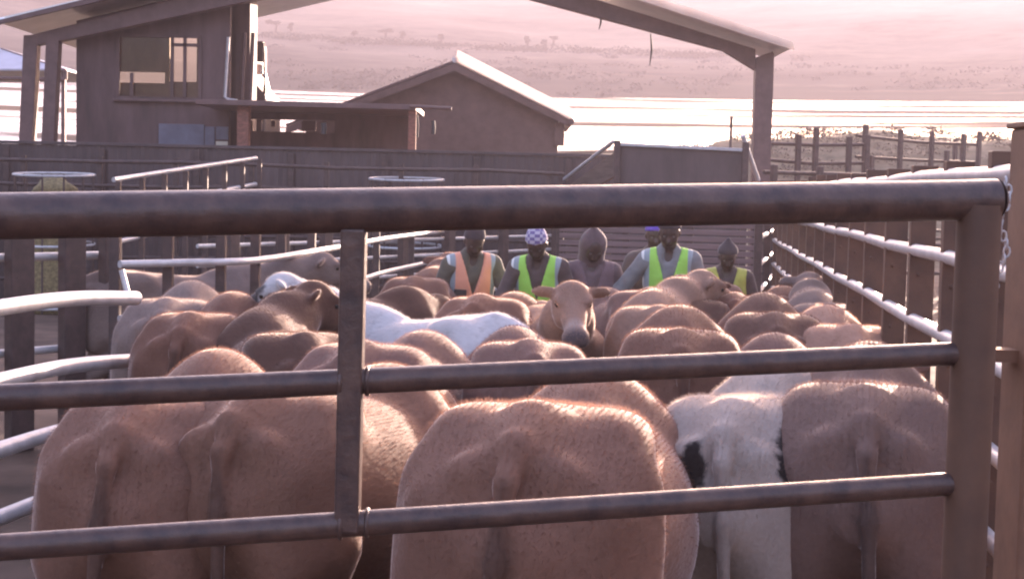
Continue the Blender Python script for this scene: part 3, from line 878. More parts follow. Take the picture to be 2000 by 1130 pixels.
# notice boards fixed low on the cabin front
nb = empty("notice_board", (0, 0, 0), 0, "blue grey notice board with a cream sheet on the maroon cabin wall", "notice board")
for nm, u0, v0, u1, v1, y_, mm in (("board", 303, 240, 392, 296, .30, M_BLUE), ("board", 394, 246, 413, 298, .30, M_BLUE), ("board", 416, 246, 440, 272, .30, M_BLUE), ("paper", 416, 275, 439, 297, .285, M_PAPER)):
    m = MB(); wallrect(m, u0, v0, u1, v1, y_, y_ + .03); o_ = m.build(nm, mm, nb, bevel=.004)
nb.location = so
# ------------------------------------------------------------------ lean-to canopy with brick pillar
CD = 28.6
ca, cb = P(382, 209, CD), P(882, 211, CD)
cn = empty("flat_canopy", ((ca.x + cb.x) / 2, CD, 0), 0, "low flat roofed canopy with a brick pillar beside the maroon cabin", "canopy")
co_ = Vector(cn.location)
def K(u, v, d=CD): return P(u, v, d) - co_
a, b = K(382, 205), K(812, 213)
m = MB(); m.hexa([(a.x, 0, b.z), (b.x, 0, b.z - .02), (b.x, 2.6, b.z - .02), (a.x, 2.6, b.z), (a.x, 0, b.z + .10), (b.x, 0, b.z + .08), (b.x, 2.6, b.z + .08), (a.x, 2.6, b.z + .10)]); m.build("roof", M_STEEL, cn, bevel=.01)
m = MB(); m.tube([K(800, 208), K(882, 212)], .035, 8); m.build("beam", M_STEEL, cn)
p_, q_ = K(459, 230), K(482, 230)
m = MB(); m.box((p_.x, .2, 0), (q_.x, .45, b.z)); m.build("pillar", M_BRICK, cn, bevel=.01)
p_, q_ = K(797, 220), K(812, 220)
m = MB(); m.box((p_.x, .1, 0), (q_.x, .25, b.z)); m.build("pillar", M_BRICK, cn, bevel=.008)
m = MB()
def K2(u, v): return P(u, v, CD + 2.5) - co_
def kr(u0, v0, u1, v1):
    a, b = K2(u0, v0), K2(u1, v1)
    m.box((a.x, 2.45, b.z), (b.x, 2.55, a.z))
kr(655, 208, 800, 420); kr(470, 256, 655, 420); kr(470, 205, 655, 236); kr(590, 236, 617, 256); kr(505, 236, 511, 256); kr(530, 236, 538, 248); kr(484, 236, 494, 256)
m.build("back_wall", M_WALL, cn)
for u, v0, v1, r in ((815, 224, 268, .02), (846, 236, 262, .035), (632, 240, 262, .05)):
    m = MB(); m.tube([K(u, v0), K(u + 1, (v0 + v1) / 2), K(u, v1)], r, 8); m.build("hanging_rope", M_WIRE, cn)

# ------------------------------------------------------------------ gabled shed
GD = 40.0
ap, gl_, gr_ = P(890, 124, GD), P(575, 248, GD), P(1104, 230, GD)
gs = empty("gabled_shed", (ap.x, GD, 0), 0, "small brown gabled shed with a sunlit pale right roof slope", "shed")
go = Vector(gs.location)
A_, Lf, Rt = ap - go, gl_ - go, gr_ - go
Lf.z = A_.z - (A_.x - Lf.x) * .40
wr_ = P(1090, 260, GD).x - go.x
zr_ = A_.z - (wr_ - A_.x) * (A_.z - Rt.z) / (Rt.x - A_.x) - .06
m = MB(); prism(m, [Vector((Lf.x + .3, 0, 0)), Vector((wr_, 0, 0)), Vector((wr_, 0, zr_)), A_ - Vector((0, 0, .08)), Vector((Lf.x + .3, 0, Lf.z + .08))], 0, 4.2); m.build("wall", M_GABLE, gs)
dR = (Rt - A_); dL = (Lf - A_)
e_r = A_ + dR * 1.04
nR = Vector((-dR.z, 0, dR.x)).normalized(); nL = Vector((dL.z, 0, -dL.x)).normalized()
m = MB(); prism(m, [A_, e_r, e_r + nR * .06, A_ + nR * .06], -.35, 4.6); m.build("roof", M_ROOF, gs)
m = MB(); prism(m, [A_, A_ + dL * 1.04, A_ + dL * 1.04 + nL * .06, A_ + nL * .06], -.35, 4.6); m.build("roof", M_STEEL, gs)  # left slope in darker brown: its shaded side put into the colour
m = MB(); m.tube([(A_.x, -.38, A_.z + .07), (A_.x, 4.62, A_.z + .07)], .09, 8); m.build("ridge_cap", M_ROOF, gs)
m = MB(); prism(m, [A_ - Vector((0, 0, .02)), e_r - Vector((0, 0, .02)), e_r - Vector((0, 0, .2)), A_ - Vector((0, 0, .22))], -.40, -.35)
prism(m, [A_ - Vector((0, 0, .02)), A_ + dL * 1.04 - Vector((0, 0, .02)), A_ + dL * 1.04 - Vector((0, 0, .2)), A_ - Vector((0, 0, .22))], -.40, -.35); m.build("barge_board_or_added_sunstrip", M_GABLE, gs)
m = MB(); prism(m, [A_ + Vector((0, 0, .03)), e_r + Vector((.02, 0, -.02)), e_r + Vector((.10, 0, .24)), A_ + Vector((.06, 0, .31))], -.44, -.41); m.build("barge_board_or_added_sunstrip", M_SUNSTRIP, gs)  # extra translucent strip, added to stand for the sunlit roof slope
m = MB(); m.tube([(e_r.x + .03, -.5, e_r.z - .06), (e_r.x + .03, 4.7, e_r.z - .06)], .08, 8); m.build("gutter", M_STEEL, gs)
m = MB(); m.box((wr_ - .1, -.16, zr_ - .75), (wr_ + .16, -.0, zr_ - .15)); m.build("bracket", M_GABLE, gs, bevel=.02)

# dark truck peeping out past the cabin
tk = empty("parked_truck", P(495, 360, 33.2).to_tuple()[:2] + (0,), 0, "dark truck cab with a big side mirror, half hidden behind the maroon cabin", "truck")
to = Vector(tk.location)
def T(u, v): return P(u, v, 33.2) - to
a, b, c, d_ = T(470, 70), T(489, 72), T(521, 190), T(518, 204)
gz = 1.0
m = MB(); prism(m, [Vector((a.x, 0, gz)), Vector((d_.x, 0, gz)), Vector((d_.x, 0, d_.z)), T(519, 186), T(496, 160), T(489, 128), b, Vector((a.x, 0, b.z))], 0, 2.2); m.build("cab", M_TRUCK, tk, bevel=.06)
p0, p1 = T(499, 82), T(518, 123)
m = MB(); m.box((p0.x, -.22, p1.z), (p1.x, -.06, p0.z)); m.build("mirror", M_TRUCK, tk, bevel=.05)
p0, p1 = T(501, 126), T(515, 148)
m = MB(); m.box((p0.x, -.2, p1.z), (p1.x, -.08, p0.z)); m.build("mirror", M_CHROME, tk, bevel=.03)
m = MB(); m.tube([T(492, 84) + Vector((0, -.12, 0)), T(517, 86) + Vector((0, -.12, 0)), T(519, 150) + Vector((0, -.12, 0)), T(517, 184) + Vector((0, -.05, 0))], .028, 8); m.build("mirror_arm", M_TRUCK, tk)
m = MB(); p0 = T(518, 149); m.ball((p0.x, -.18, p0.z), .055, 10, 7); m.build("marker_lamp", M_LAMP, tk)
for x in (0.25, -1.6):
    for y in (.15, 2.05):
        m = MB(); m.tube([(x, y - .14, .5), (x, y + .14, .5)], .5, 20); m.build("wheel", M_WIRE, tk)

# pale hipped shade roof at the far left
HD = 46.0
hs = empty("shade_shelter", P(10, 360, HD).to_tuple()[:2] + (0,), 0, "pale hipped sheet awning on a dark frame seen past the shed's left columns", "shelter")
hgz = float(land_z(np.array([hs.location.x]), np.array([HD]))[0])
ho_ = Vector(hs.location)
def H(u, v, d=HD): return P(u, v, d) - ho_
pk, pk2, er, el = H(4, 97, 48), H(-260, 90, 48), H(128, 138, 46), H(-420, 138, 46)
er2, el2 = er + Vector((0, 5, 0)), el + Vector((0, 5, 0))
m = MB(); m.slab([el, er, pk, pk2], (0, 0, .05)); m.slab([er, er2, pk + Vector((0, .01, 0)), pk], (0, 0, .05)); m.slab([er2, el2, pk2, pk], (0, 0, .05))
m.build("roof", M_SHADE, hs)
m = MB()
zb = H(0, 153).z
for a, b in ((er, pk), (el, pk2)): m.tube([a - Vector((0, .05, .02)), b - Vector((0, .05, .02))], .07, 8)
m.tube([Vector((el.x, er.y, zb)), Vector((er.x, er.y, zb))], .06, 8); m.tube([Vector((er.x, er.y, er.z)), Vector((er.x, er.y, zb))], .06, 8)
m.build("frame", M_STEEL, hs)
for x in (er.x - .1, (er.x + el.x) / 2, el.x + .1):
    for y in (er.y + .15, er.y + 4.8):
        m = MB(); m.bar((x, y, hgz - .6), (x, y, zb + .3), .12, .12); m.build("post", M_STEEL, hs, bevel=.01)

# round hay feeders in front of the wall
def feeder(u0, u1, v, d, label, hay):
    c = P((u0 + u1) / 2, v, d); r = (u1 - u0) / 3000 * d / 2
    t = empty("hay_feeder", (c.x, c.y, 0), 0, label, "hay feeder", "round feeders before the dark wall")
    tilt = R(2.6)
    def ring(z, rad): return [Vector((rad * math.cos(a), rad * math.sin(a), z - rad * math.sin(a) * math.sin(tilt) * -1)) for a in np.linspace(0, 2 * math.pi, 41)[:-1]]
    for z in (c.z, c.z - .55, c.z - 1.1, .12):
        m = MB(); m.tube(ring(z, r), .022, 8, closed=True); m.build("hoop", M_GALV, t)
    for i in range(12):
        a = 2 * math.pi * i / 12
        m = MB(); m.tube([(r * math.cos(a), r * math.sin(a), .02), (r * math.cos(a), r * math.sin(a), c.z)], .016, 6); m.build("bar", M_DARKPOST, t)
    if hay:
        f = Field((-r, -r, 0), (r, r, c.z + .1), .06)
        f.ell((0, 0, .2), (r * .8, r * .8, c.z - .30), k=.1)
        for i in range(40):
            a, q = random.uniform(0, 6.28), random.uniform(0, r * .7)
            f.ell((q * math.cos(a), q * math.sin(a), (c.z - .16) * math.sqrt(max(.05, 1 - (q / r) ** 2)) + random.uniform(-.05, .05)), (.16, .13, .09), k=.06)
        v_, q_ = f.mesh()
        h = link("hay_heap", np_mesh("hay_heap", v_, q_, M_HAY)); h.location = t.location
        tag(h, "rounded heap of dry hay inside the left round feeder", "hay")
feeder(30, 182, 341, 24.5, "round pipe hay feeder heaped with hay before the dark wall", True)
feeder(722, 866, 350, 25.5, "empty round pipe hay feeder before the dark wall below the canopy", False)

# ------------------------------------------------------------------ far yards on the right
def yard_fence(name, u0, v0, d0, u1, v1, d1, us, zs, label, hi=None):
    a, b = P(u0, v0, d0), P(u1, v1, d1)
    t = empty(name, (a.x, a.y, 0), 0, label, "fence", "stock yard fences on the right")
    d = Vector((b.x - a.x, b.y - a.y, 0)); n = d.length; d.normalize(); nr = Vector((-d.y, d.x, 0))
    for i, u in enumerate(us):
        k = ray(u, 380); A = Vector((a.x, a.y)); D = Vector((d.x, d.y))
        s = (A.x * k.y - A.y * k.x) / (D.y * k.x - D.x * k.y)
        c = d * s
        h = max(zs) + .12 + (hi[i] if hi else 0)
        gz = float(land_z(np.array([a.x + c.x]), np.array([a.y + c.y]))[0])
        m = MB(); m.bar(c + Vector((0, 0, gz - .2)), c + Vector((0, 0, h)), .10, .09, up=nr); m.build("post", M_DARKPOST, t, bevel=.01)
    for z in zs:
        m = MB(); m.tube([nr * .1 + Vector((0, 0, z + random.uniform(-.04, .04))), d * (n / 2) + nr * .1 + Vector((0, 0, z + random.uniform(-.05, .05))), d * n + nr * .1 + Vector((0, 0, z + random.uniform(-.05, .05)))], .036, 8); m.build("rail", M_DARKPOST, t)
yard_fence("stock_yard_fence", 1480, 300, 30, 1700, 300, 31, (1490, 1556, 1590, 1655, 1690), (1.2, 1.6, 2.0, 2.4, 2.8, 3.15), "dark yard fence just right of the roof column", (0, .05, .2, .05, .1))
yard_fence("stock_yard_fence", 1680, 280, 33, 1915, 300, 36, (1686, 1700, 1755, 1816, 1846, 1878, 1908), (1.2, 1.65, 2.1, 2.5, 2.95, 3.4), "tallest dark yard fence with a high corner post", (.15, -.5, .1, .1, -.3, .1, .2))
yard_fence("stock_yard_fence", 1840, 275, 38, 2060, 285, 41, (1862, 1876, 1905, 1937, 1990, 2040), (1.3, 1.8, 2.3, 2.75), "faint yard fence of thin posts at the far right", (.75, .55, .25, .4, .3, .3))
yard_fence("stock_yard_fence", 1500, 330, 25.5, 1880, 335, 28, (1510, 1600, 1700, 1790, 1870), (.8, 1.3, 1.8, 2.2, 2.5), "low dark yard fence right behind the pale rail fence", None)
pl = empty("lone_pole", tuple(P(1428, 250, 44.0)[:2]) + (0,), 0, "thin dark pole standing alone before the white water, left of the roof column", "pole")
m = MB(); m.tube([(0, 0, -.1), (0, 0, P(1428, 228, 44).z)], .045, 8); m.build("shaft", M_DARKPOST, pl)
m = MB(); m.tube([(0, 0, -.1), (0, 0, .15)], .12, 8); m.build("base", M_DARKPOST, pl)

# ------------------------------------------------------------------ far trees and bank bushes
def leaf_mesh(c, r, n, size, mb, flat=.7):
    for _ in range(n):
        while True:
            p = np.array([random.uniform(-1, 1) for _ in range(3)])
            if p @ p < 1: break
        p = Vector((p[0] * r[0], p[1] * r[1], p[2] * r[2])) + Vector(c)
        a = Vector((random.gauss(0, 1), random.gauss(0, 1), random.gauss(0, flat))).normalized() * size * random.uniform(.6, 1.3)
        b = Vector((random.gauss(0, 1), random.gauss(0, 1), random.gauss(0, flat))).normalized() * size * random.uniform(.5, 1.1)
        mb.add([p - a, p - b * .6, p + a, p + b * .6], [(0, 1, 2, 3)])
def ground_at(x, y): return float(land_z(np.array([x]), np.array([y]))[0])
def tree(u, hpx, wpx, flat, label, vbase):
    for vd in range(255, 515):                  # walk up the slope to where the tree is rooted
        k = ray(u, vbase); x = k.x / k.y * vd
        if ground_at(x, vd) >= CAMZ + k.z / k.y * vd: break
    d = vd
    k = ray(u, 90); x = k.x / k.y * d
    z = ground_at(x, d)
    t = empty("thorn_tree", (x, d, z), 0, label, "tree", "thorn trees on the hillside")
    h, w_ = hpx / 3000 * d, wpx / 3000 * d
    m = MB(); m.tube([(0, 0, -.4), (.1, 0, h * .3), (.25, 0, h * .62)], [.34, .24, .14], 7)
    for i in range(4):
        a = random.uniform(0, 6.28); m.tube([(.1, 0, h * .35), (math.cos(a) * w_ * .25, math.sin(a) * w_ * .2, h * .7)], [.07, .03], 6)
    m.build("trunk", M_BARK, t)
    m = MB()
    for i in range(7):
        leaf_mesh((random.uniform(-.36, .36) * w_, random.uniform(-.3, .3) * w_, h * (random.uniform(.68, .9) if flat else random.uniform(.4, .9))), (w_ * .22, w_ * .22, h * (.08 if flat else .14)), 130, .24, m)
    m.build("crown", M_LEAF, t)
for u, h, w_, fl, lb, vb in ((538, 26, 34, 1, "flat topped thorn tree on the hillside nearest the cabin roof", 64), (568, 16, 14, 0, "small bush shaped tree beside the flat topped thorn tree", 62),
        (752, 20, 30, 1, "wide dark thorn tree on the hillside above the gabled shed's left slope", 76), (785, 14, 16, 0, "small tree just right of the wide dark thorn tree", 77),
        (861, 16, 12, 0, "narrow lone tree on the hillside straight above the shed ridge", 84), (1030, 18, 10, 0, "thin upright tree on the hillside between shed ridge and rafter", 90),
        (1063, 12, 14, 0, "low bushy tree, left one of a pair near the rafter", 90), (1080, 16, 20, 1, "flat crowned tree, right one of a pair near the rafter", 88), (690, 10, 16, 0, "faint low shrub on the hillside midway between cabin and shed", 72)):
    tree(u, h, w_, fl, lb, vb)
def slope_point(u, v):
    k = ray(u, v)
    for d in range(255, 512, 2):
        x = k.x / k.y * d; z = ground_at(x, d)
        if z >= CAMZ + k.z / k.y * d: return (x, d, z)
    return None
hs_ = MB()
for i in range(420):                            # a dark scrubby line along the slope, and loose patches below it
    if i < 240:
        u = random.uniform(460, 1420); v = float(np.interp(u, [460, 640, 860, 1100, 1420], [70, 80, 92, 100, 112])) + random.gauss(0, 3)
    else:
        u = random.uniform(480, 1460) if i < 380 else random.uniform(1520, 2000); v = random.gauss(150, 16) + 8 * math.sin(u / 90)
    q_ = slope_point(u, v)
    if q_: leaf_mesh((q_[0], q_[1], q_[2] + .25), (random.uniform(1.5, 4.5), 2.0, random.uniform(.25, .55)), 26, .42, hs_)
tag(hs_.build("hillside_scrub", M_LEAF), "low dark scrub in lines and patches across the far hillside", "scrub", kind="stuff")
sb = MB()
for i in range(150):
    u = random.uniform(1100, 2060); d = random.uniform(53, 63)
    k = ray(u, 280); x = k.x / k.y * d
    leaf_mesh((x, d, ground_at(x, d) + .18), (random.uniform(.3, .9), .4, random.uniform(.10, .3)), 70, .07, sb)
tag(sb.build("bank_undergrowth", M_SCRUB), "low dry scrub growing over the bank before the water", "undergrowth", kind="stuff")

# ------------------------------------------------------------------ cattle
def rotmat(F, U):
    F = np.array(F, float); F /= np.linalg.norm(F)
    U = np.array(U, float); U -= F * (U @ F); U /= np.linalg.norm(U)
    return np.stack([np.cross(F, U), F, U])     # rows: right, forward, up
def cow_mesh(name, head='level', yaw=0, hump=0.0, wide=1.0, patches=(), patch_k=1.0, pale_face=False, tail_side=0.0, hair_n=22000, h=.02):
    f = Field((-.75, -1.02, -.02), (.75, 1.85, 1.85), h)
    X, Y, Z = f.all()
    ky = [-.90, -.84, -.76, -.62, -.44, -.2, .05, .3, .48, .64, .78, .88]
    kt = [1.05, 1.20, 1.30, 1.36, 1.375, 1.345, 1.325, 1.315, 1.325, 1.30, 1.23, 1.1]
    kb = [.95, .82, .76, .70, .66, .60, .56, .56, .60, .66, .76, .9]
    kw = [.06, .15, .215, .272, .292, .325, .350, .335, .29, .25, .19, .10]
    yy = Y[0, :, 0]
    from_k = lambda k: _sm(np.interp(yy, ky, k))
    def _sm(a):
        ker = np.hanning(9); ker /= ker.sum()
        return np.convolve(np.pad(a, 4, mode='edge'), ker, 'valid')
    T, B, Wd = [np.convolve(np.pad(np.interp(yy, ky, k), 5, mode='edge'), np.hanning(11) / np.hanning(11).sum(), 'valid')[None, :, None] for k in (kt, kb, kw)]
    Wd = Wd * wide
    c, hh = (T + B) / 2, (T - B) / 2
    t = (Z - c) / hh
    wz = Wd * (1 - .10 * np.clip(t, 0, 1) - .10 * np.clip(t - .55, 0, 1))
    k0 = (np.abs(X / wz) ** 2.25 + np.abs(t) ** 2.25) ** (1 / 2.25)
    d = (k0 - 1) * np.minimum(Wd, hh) * .9
    out = np.maximum(np.maximum(yy[0] * 0 + (-.88 - Y), Y - .86), 0)
    d = np.where((Y < -.9) | (Y > .88), .3 + out, d)
    f.f = np.minimum(f.f, d).astype(np.float32)
    for s in (-1, 1):
        f.cap((s * .20 * wide, -.60, 1.14), (s * .215 * wide, -.66, .86), .125, .115, .12)         # thigh
        f.cap((s * .17 * wide, -.76, 1.10), (s * .18, -.76, .78), .09, .075, .10)                  # buttock
        f.chain([(s * .22, -.52, .86), (s * .21, -.58, .66), (s * .175, -.84, .50)], [.125, .085, .06], .07)
        f.chain([(s * .175, -.84, .50), (s * .17, -.78, .28), (s * .17, -.76, .14), (s * .17, -.70, .045)], [.058, .042, .045, .058], .03)
        f.cap((s * .175, -.86, .53), (s * .175, -.84, .46), .042, .042, .03)
        f.ell((s * .20 * wide, -.42, 1.285), (.06, .12, .05), k=.15)                            # hook bone
        f.ell((s * .115, -.80, 1.21), (.05, .05, .05), k=.07)                                      # pin bone
        f.cap((s * .19, .46, 1.12), (s * .21, .58, .84), .13, .10, .12)                            # shoulder
        f.chain([(s * .20, .54, .82), (s * .185, .55, .60), (s * .18, .57, .42)], [.10, .075, .062], .06)
        f.chain([(s * .18, .57, .42), (s * .175, .56, .24), (s * .175, .555, .14), (s * .175, .60, .045)], [.058, .040, .045, .058], .03)
    f.ell((0, .44, 1.315 + hump * .4), (.09 + hump * .2, .20, .07 + hump), k=.12)                   # withers
    f.cap((0, -.60, 1.325), (0, -.81, 1.285), .045, .035, .10)                                       # tail head
    ts = tail_side
    f.chain([(0, -.80, 1.29), (ts * .02, -.885, 1.20), (ts * .05, -.925, 1.0), (ts * .08, -.935, .74)], [.034, .029, .025, .023], .03)
    f.chain([(ts * .08, -.935, .74), (ts * .10, -.93, .55), (ts * .1, -.92, .42), (ts * .1, -.91, .28)], [.023, .030, .040, .016], .015)
    f.ell((0, .66, .78), (.10, .16, .14), k=.10)                                                   # brisket
    yr = R(yaw)
    poll = head if isinstance(head, tuple) else {'level': (0, 1.22, 1.42), 'up': (0, 1.02, 1.60), 'low': (0, 1.26, 1.12), 'down': (0, 1.14, .82)}[head]
    pit = -26 if isinstance(head, tuple) else {'level': -22, 'up': -14, 'low': -42, 'down': -62}[head]
    base = np.array((0, .60, 1.14))
    pv = np.array(poll) - base
    ny_ = yr * .55
    pv = np.array((pv[0] * math.cos(ny_) + pv[1] * math.sin(ny_), -pv[0] * math.sin(ny_) + pv[1] * math.cos(ny_), pv[2]))
    poll = base + pv
    F = np.array((math.sin(yr) * math.cos(R(pit)), math.cos(yr) * math.cos(R(pit)), math.sin(R(pit))))
    Rm = rotmat(F, (0, 0, 1))
    def h3(r, fo, u): return poll + Rm[0] * r + Rm[1] * fo + Rm[2] * u
    mid = (base + poll) / 2 + np.array((0, 0, .02))
    f.cap(base + (0, -.05, .0), mid, .235, .165, .14)
    f.cap(mid, poll + Rm[1] * .02 - np.array((0, 0, .03)), .165, .12, .08)
    f.cap(base + (0, .04, -.20), mid - (0, 0, .14), .10, .07, .10)                                 # dewlap
    f.ell(h3(0, .03, .0), (.118, .12, .115), Rm, .05)
    f.cap(h3(0, .06, .0), h3(0, .42, -.03), .100, .064, .04)
    f.ell(h3(0, .455, -.035), (.086, .07, .070), Rm, .04)
    f.cap(h3(0, .08, -.13), h3(0, .40, -.085), .055, .042, .05)
    for s in (-1, 1):
        f.ell(h3(s * .072, .10, -.075), (.05, .10, .08), Rm, .04)
        f.ell(h3(s * .092, .125, .050), (.034, .05, .028), Rm, .03)
        ed = Rm[0] * s * .86 - Rm[1] * .38 - Rm[2] * .22; ed /= np.linalg.norm(ed)
        eu = Rm[2] + Rm[1] * .3
        ep = np.cross(ed, eu); ep /= np.linalg.norm(ep); eu = np.cross(ep, ed)
        EM = np.stack([ed, ep, eu])
        f.ell(h3(s * .10, -.005, .03) + ed * .085, (.098, .021, .050), EM, .03)
        f.cut(h3(s * .045, .525, -.015), (.018, .022, .014), Rm, .012)
    v, q = f.mesh()
    hv = (v - poll) @ Rm.T
    nose = np.exp(-((hv[:, 1] - .50) / .07) ** 2 - (hv[:, 0] / .10) ** 2 - ((hv[:, 2] + .03) / .09) ** 2)
    ring = np.exp(-((np.linalg.norm((hv - (0, .47, -.04)) / (1, .9, 1), axis=1) - .115) / .045) ** 2) * (hv[:, 1] > .33)
    pal = .24 * ring
    att = {"muzzle": np.clip(nose * 1.5, 0, 1), "patch": np.zeros(len(v)), "pale": pal}
    tl_ = np.clip((-.905 - v[:, 1]) / .02, 0, 1) * np.clip((.055 - np.abs(v[:, 0] - ts * .05)) / .02, 0, 1) * np.clip((1.27 - v[:, 2]) / .06, 0, 1)
    att['patch'] = .5 * tl_
    if pale_face:
        near = np.linalg.norm(hv - (0, .18, 0), axis=1) + .05 * np.sin(v[:, 0] * 23) * np.sin(v[:, 2] * 19)
        att["pale"] = np.maximum(pal, np.clip((.34 - near) / .05, 0, 1) * (hv[:, 1] > -.1))
    if patches:
        p_ = np.zeros(len(v))
        for c_, r_ in patches:
            q_ = (v - np.array(c_)) / np.array(r_)
            dd = np.linalg.norm(q_, axis=1) + .22 * np.sin(v[:, 2] * 31 + v[:, 0] * 17) * np.sin(v[:, 1] * 27 + 1) + .10 * np.sin(v[:, 2] * 70 + v[:, 1] * 55)
            p_ = np.maximum(p_, np.clip((1 - dd) / .08, 0, 1))
        att["patch"] = np.maximum(p_ * patch_k, att['patch'] * .35)
    me = np_mesh(name, v, q, M_COAT, att)
    # coat hair: fine translucent slivers lying back over the upper body
    cen = v[q].mean(1)
    e1, e2 = v[q[:, 2]] - v[q[:, 0]], v[q[:, 3]] - v[q[:, 1]]
    nn = np.cross(e1, e2); ar = np.linalg.norm(nn, axis=1) + 1e-9; nn /= ar[:, None]
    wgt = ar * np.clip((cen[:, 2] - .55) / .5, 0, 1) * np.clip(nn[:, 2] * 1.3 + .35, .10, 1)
    g = np.random.default_rng(3)
    pick = g.choice(len(q), hair_n, p=wgt / wgt.sum())
    bc = g.random((hair_n, 4)); bc /= bc.sum(1, keepdims=True)
    p = (v[q[pick]] * bc[..., None]).sum(1)
    n_ = nn[pick]
    flow = np.array((0, -1, -.55)) + .45 * g.normal(size=(hair_n, 3))
    flow -= n_ * (flow * n_).sum(1, keepdims=True)
    flow /= np.linalg.norm(flow, axis=1, keepdims=True) + 1e-6
    ln2 = g.uniform(.012, .026, (hair_n, 1))
    tip = p + ln2 * (.78 * flow + n_ * g.uniform(.35, .85, (hair_n, 1)))
    side = np.cross(flow, n_); side *= .0006 / (np.linalg.norm(side, axis=1, keepdims=True) + 1e-6)
    hvx = np.stack([p - side, p + side, tip], 1).reshape(-1, 3)
    ha = att["patch"][q[pick, 0]].repeat(3)
    hme = np_mesh(name + "_hair", hvx, np.arange(hair_n * 3, dtype=np.int32).reshape(-1, 3), M_HAIR, {"patch": ha}, False)
    eyes = [h3(s * .098, .135, .022) for s in (-1, 1)]
    nost = [h3(s * .045, .515, -.012) for s in (-1, 1)]
    # a second vertex set where muzzle is darkest is enough for the mouth
    return dict(body=me, hair=hme, eyes=eyes, poll=Vector(poll), Rm=Rm)
_em = MB(); _em.ball((0, 0, 0), .021, 10, 7)
EYE_ME = None
VAR = {
    'level': cow_mesh("cow_level", 'level', 6), 'low': cow_mesh("cow_low", 'low', -8, tail_side=.6), 'down': cow_mesh("cow_down", 'down', 5, hump=.02, tail_side=-.5),
    'up': cow_mesh("cow_up", 'up', 0, hump=.02), 'up_right': cow_mesh("cow_up_right", (0, 1.10, 1.44), 82), 'level_right': cow_mesh("cow_level_right", 'level', 55, tail_side=.3),
    'level_left': cow_mesh("cow_level_left", 'level', -50, tail_side=-.7), 'up_left': cow_mesh("cow_up_left", 'up', -60),
    'wide_low': cow_mesh("cow_wide_low", 'low', 12, wide=1.15, tail_side=-.4, hair_n=26000),
    'hump': cow_mesh("cow_hump", 'down', 0, hump=.07),
    'pied': cow_mesh("cow_pied", 'low', 10, wide=1.0, tail_side=.5, hair_n=26000, patches=(((-.10, -.86, 1.17), (.052, .14, .10)), ((.255, -.72, 1.235), (.085, .20, .10)), ((.33, .1, 1.05), (.12, .25, .2)), ((-.3, .4, .9), (.15, .3, .25)), ((0, 1.2, 1.1), (.2, .2, .2)))),
    'brown_face': cow_mesh("cow_brown_face", (0, 1.12, 1.50), -32, patches=(((-.30, 1.36, 1.36), (.24, .30, .24)),), patch_k=.85),
    'calm': cow_mesh("cow_calm", (0, 1.10, 1.54), 4), 'lowish': cow_mesh("cow_lowish", (0, 1.26, 1.24), 4, wide=1.02, tail_side=.4, hair_n=24000),
}
REF = {'rump': Vector((0, -.52, 1.372)), 'mid': Vector((0, -.05, 1.33)), 'wither': Vector((0, .45, 1.375))}
COWS = []
def cow(label, ref, u, v, hd, var, s, col, pitch=0.0, d=None):
    V = VAR[var]
    rp = V['poll'] + Vector((0, 0, .11)) if ref == 'poll' else REF[ref]
    Mr = Matrix.Rotation(-R(hd), 4, 'Z') @ Matrix.Rotation(R(pitch), 4, 'X') @ Matrix.Scale(s, 4)
    off = Mr @ rp
    p = P(u, v, d) if d else PZ(u, v, off.z)
    t = empty("cow", (p.x - off.x, p.y - off.y, p.z - off.z if d else 0), 0, label, "cow", "cattle crowded in the pen")
    t.rotation_euler = (Matrix.Rotation(-R(hd), 4, 'Z') @ Matrix.Rotation(R(pitch), 4, 'X')).to_euler()
    t.scale = (s, s, s)
    b = link("body", V['body'], t, col)
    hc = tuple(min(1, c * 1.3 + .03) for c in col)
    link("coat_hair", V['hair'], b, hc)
    global EYE_ME
    for e in V['eyes']:
        if EYE_ME is None:
            o = _em.build("eye", M_EYE, b); EYE_ME = o.data
        else: o = link("eye", EYE_ME, b)
        o.location = e
    COWS.append((label, t.location.copy(), hd, s))
    return t
FR1, FR2, FR3 = (.190, .096, .066), (.172, .085, .056), (.165, .102, .082)
RED, MAUVE, TAN, DARK, WHITE, GREY = (.155, .074, .050), (.165, .090, .071), (.235, .14, .10), (.085, .040, .027), (.74, .70, .68), (.19, .135, .115)
cow("brown cow rump at the front left with its tail hanging near the left rails", 'rump', 280, 774, 3, 'down', 1.0, FR1, 0)
cow("brown cow at the front, standing tail on directly behind the gate's upright stay", 'rump', 530, 764, 18, 'low', 1.0, FR2, -3)
cow("widest brown cow at the front, its broad back filling the middle", 'rump', 1052, 789, 12, 'wide_low', 1.06, FR1, -3)
cow("white cow with black patches on its hindquarters, standing tail on at the front", 'rump', 1440, 781, 17, 'pied', 1.0, (.34, .275, .235), 0)
cow("tan brown cow rump at the front right beside the gate post", 'rump', 1692, 755, 13, 'lowish', 1.05, FR3, 0)
cow("rounded brown rump with a rim of light, left of the dark cow that looks right", 'rump', 378, 613, 2, 'down', 1.0, RED, 0)
cow("grey brown rump just behind the rounded rump at the pen's left", 'rump', 330, 585, -4, 'down', 1.0, GREY, 0)
cow("dark brown cow with raised head turned to face right", 'rump', 592, 652, -20, 'up_right', 1.0, DARK, 0)
cow("brown cow just left of the gate's upright stay, ears out to the right", 'rump', 712, 670, 12, 'down', 1.0, MAUVE, -5)
cow("white cow with a brown face standing in the middle of the pen, head left", 'rump', 950, 616, -46, 'brown_face', 1.0, (.50, .465, .455), -2.5)
cow("dark brown cow bending its neck right, behind the white cow's neck", 'wither', 782, 568, 40, 'low', .93, DARK, 0)
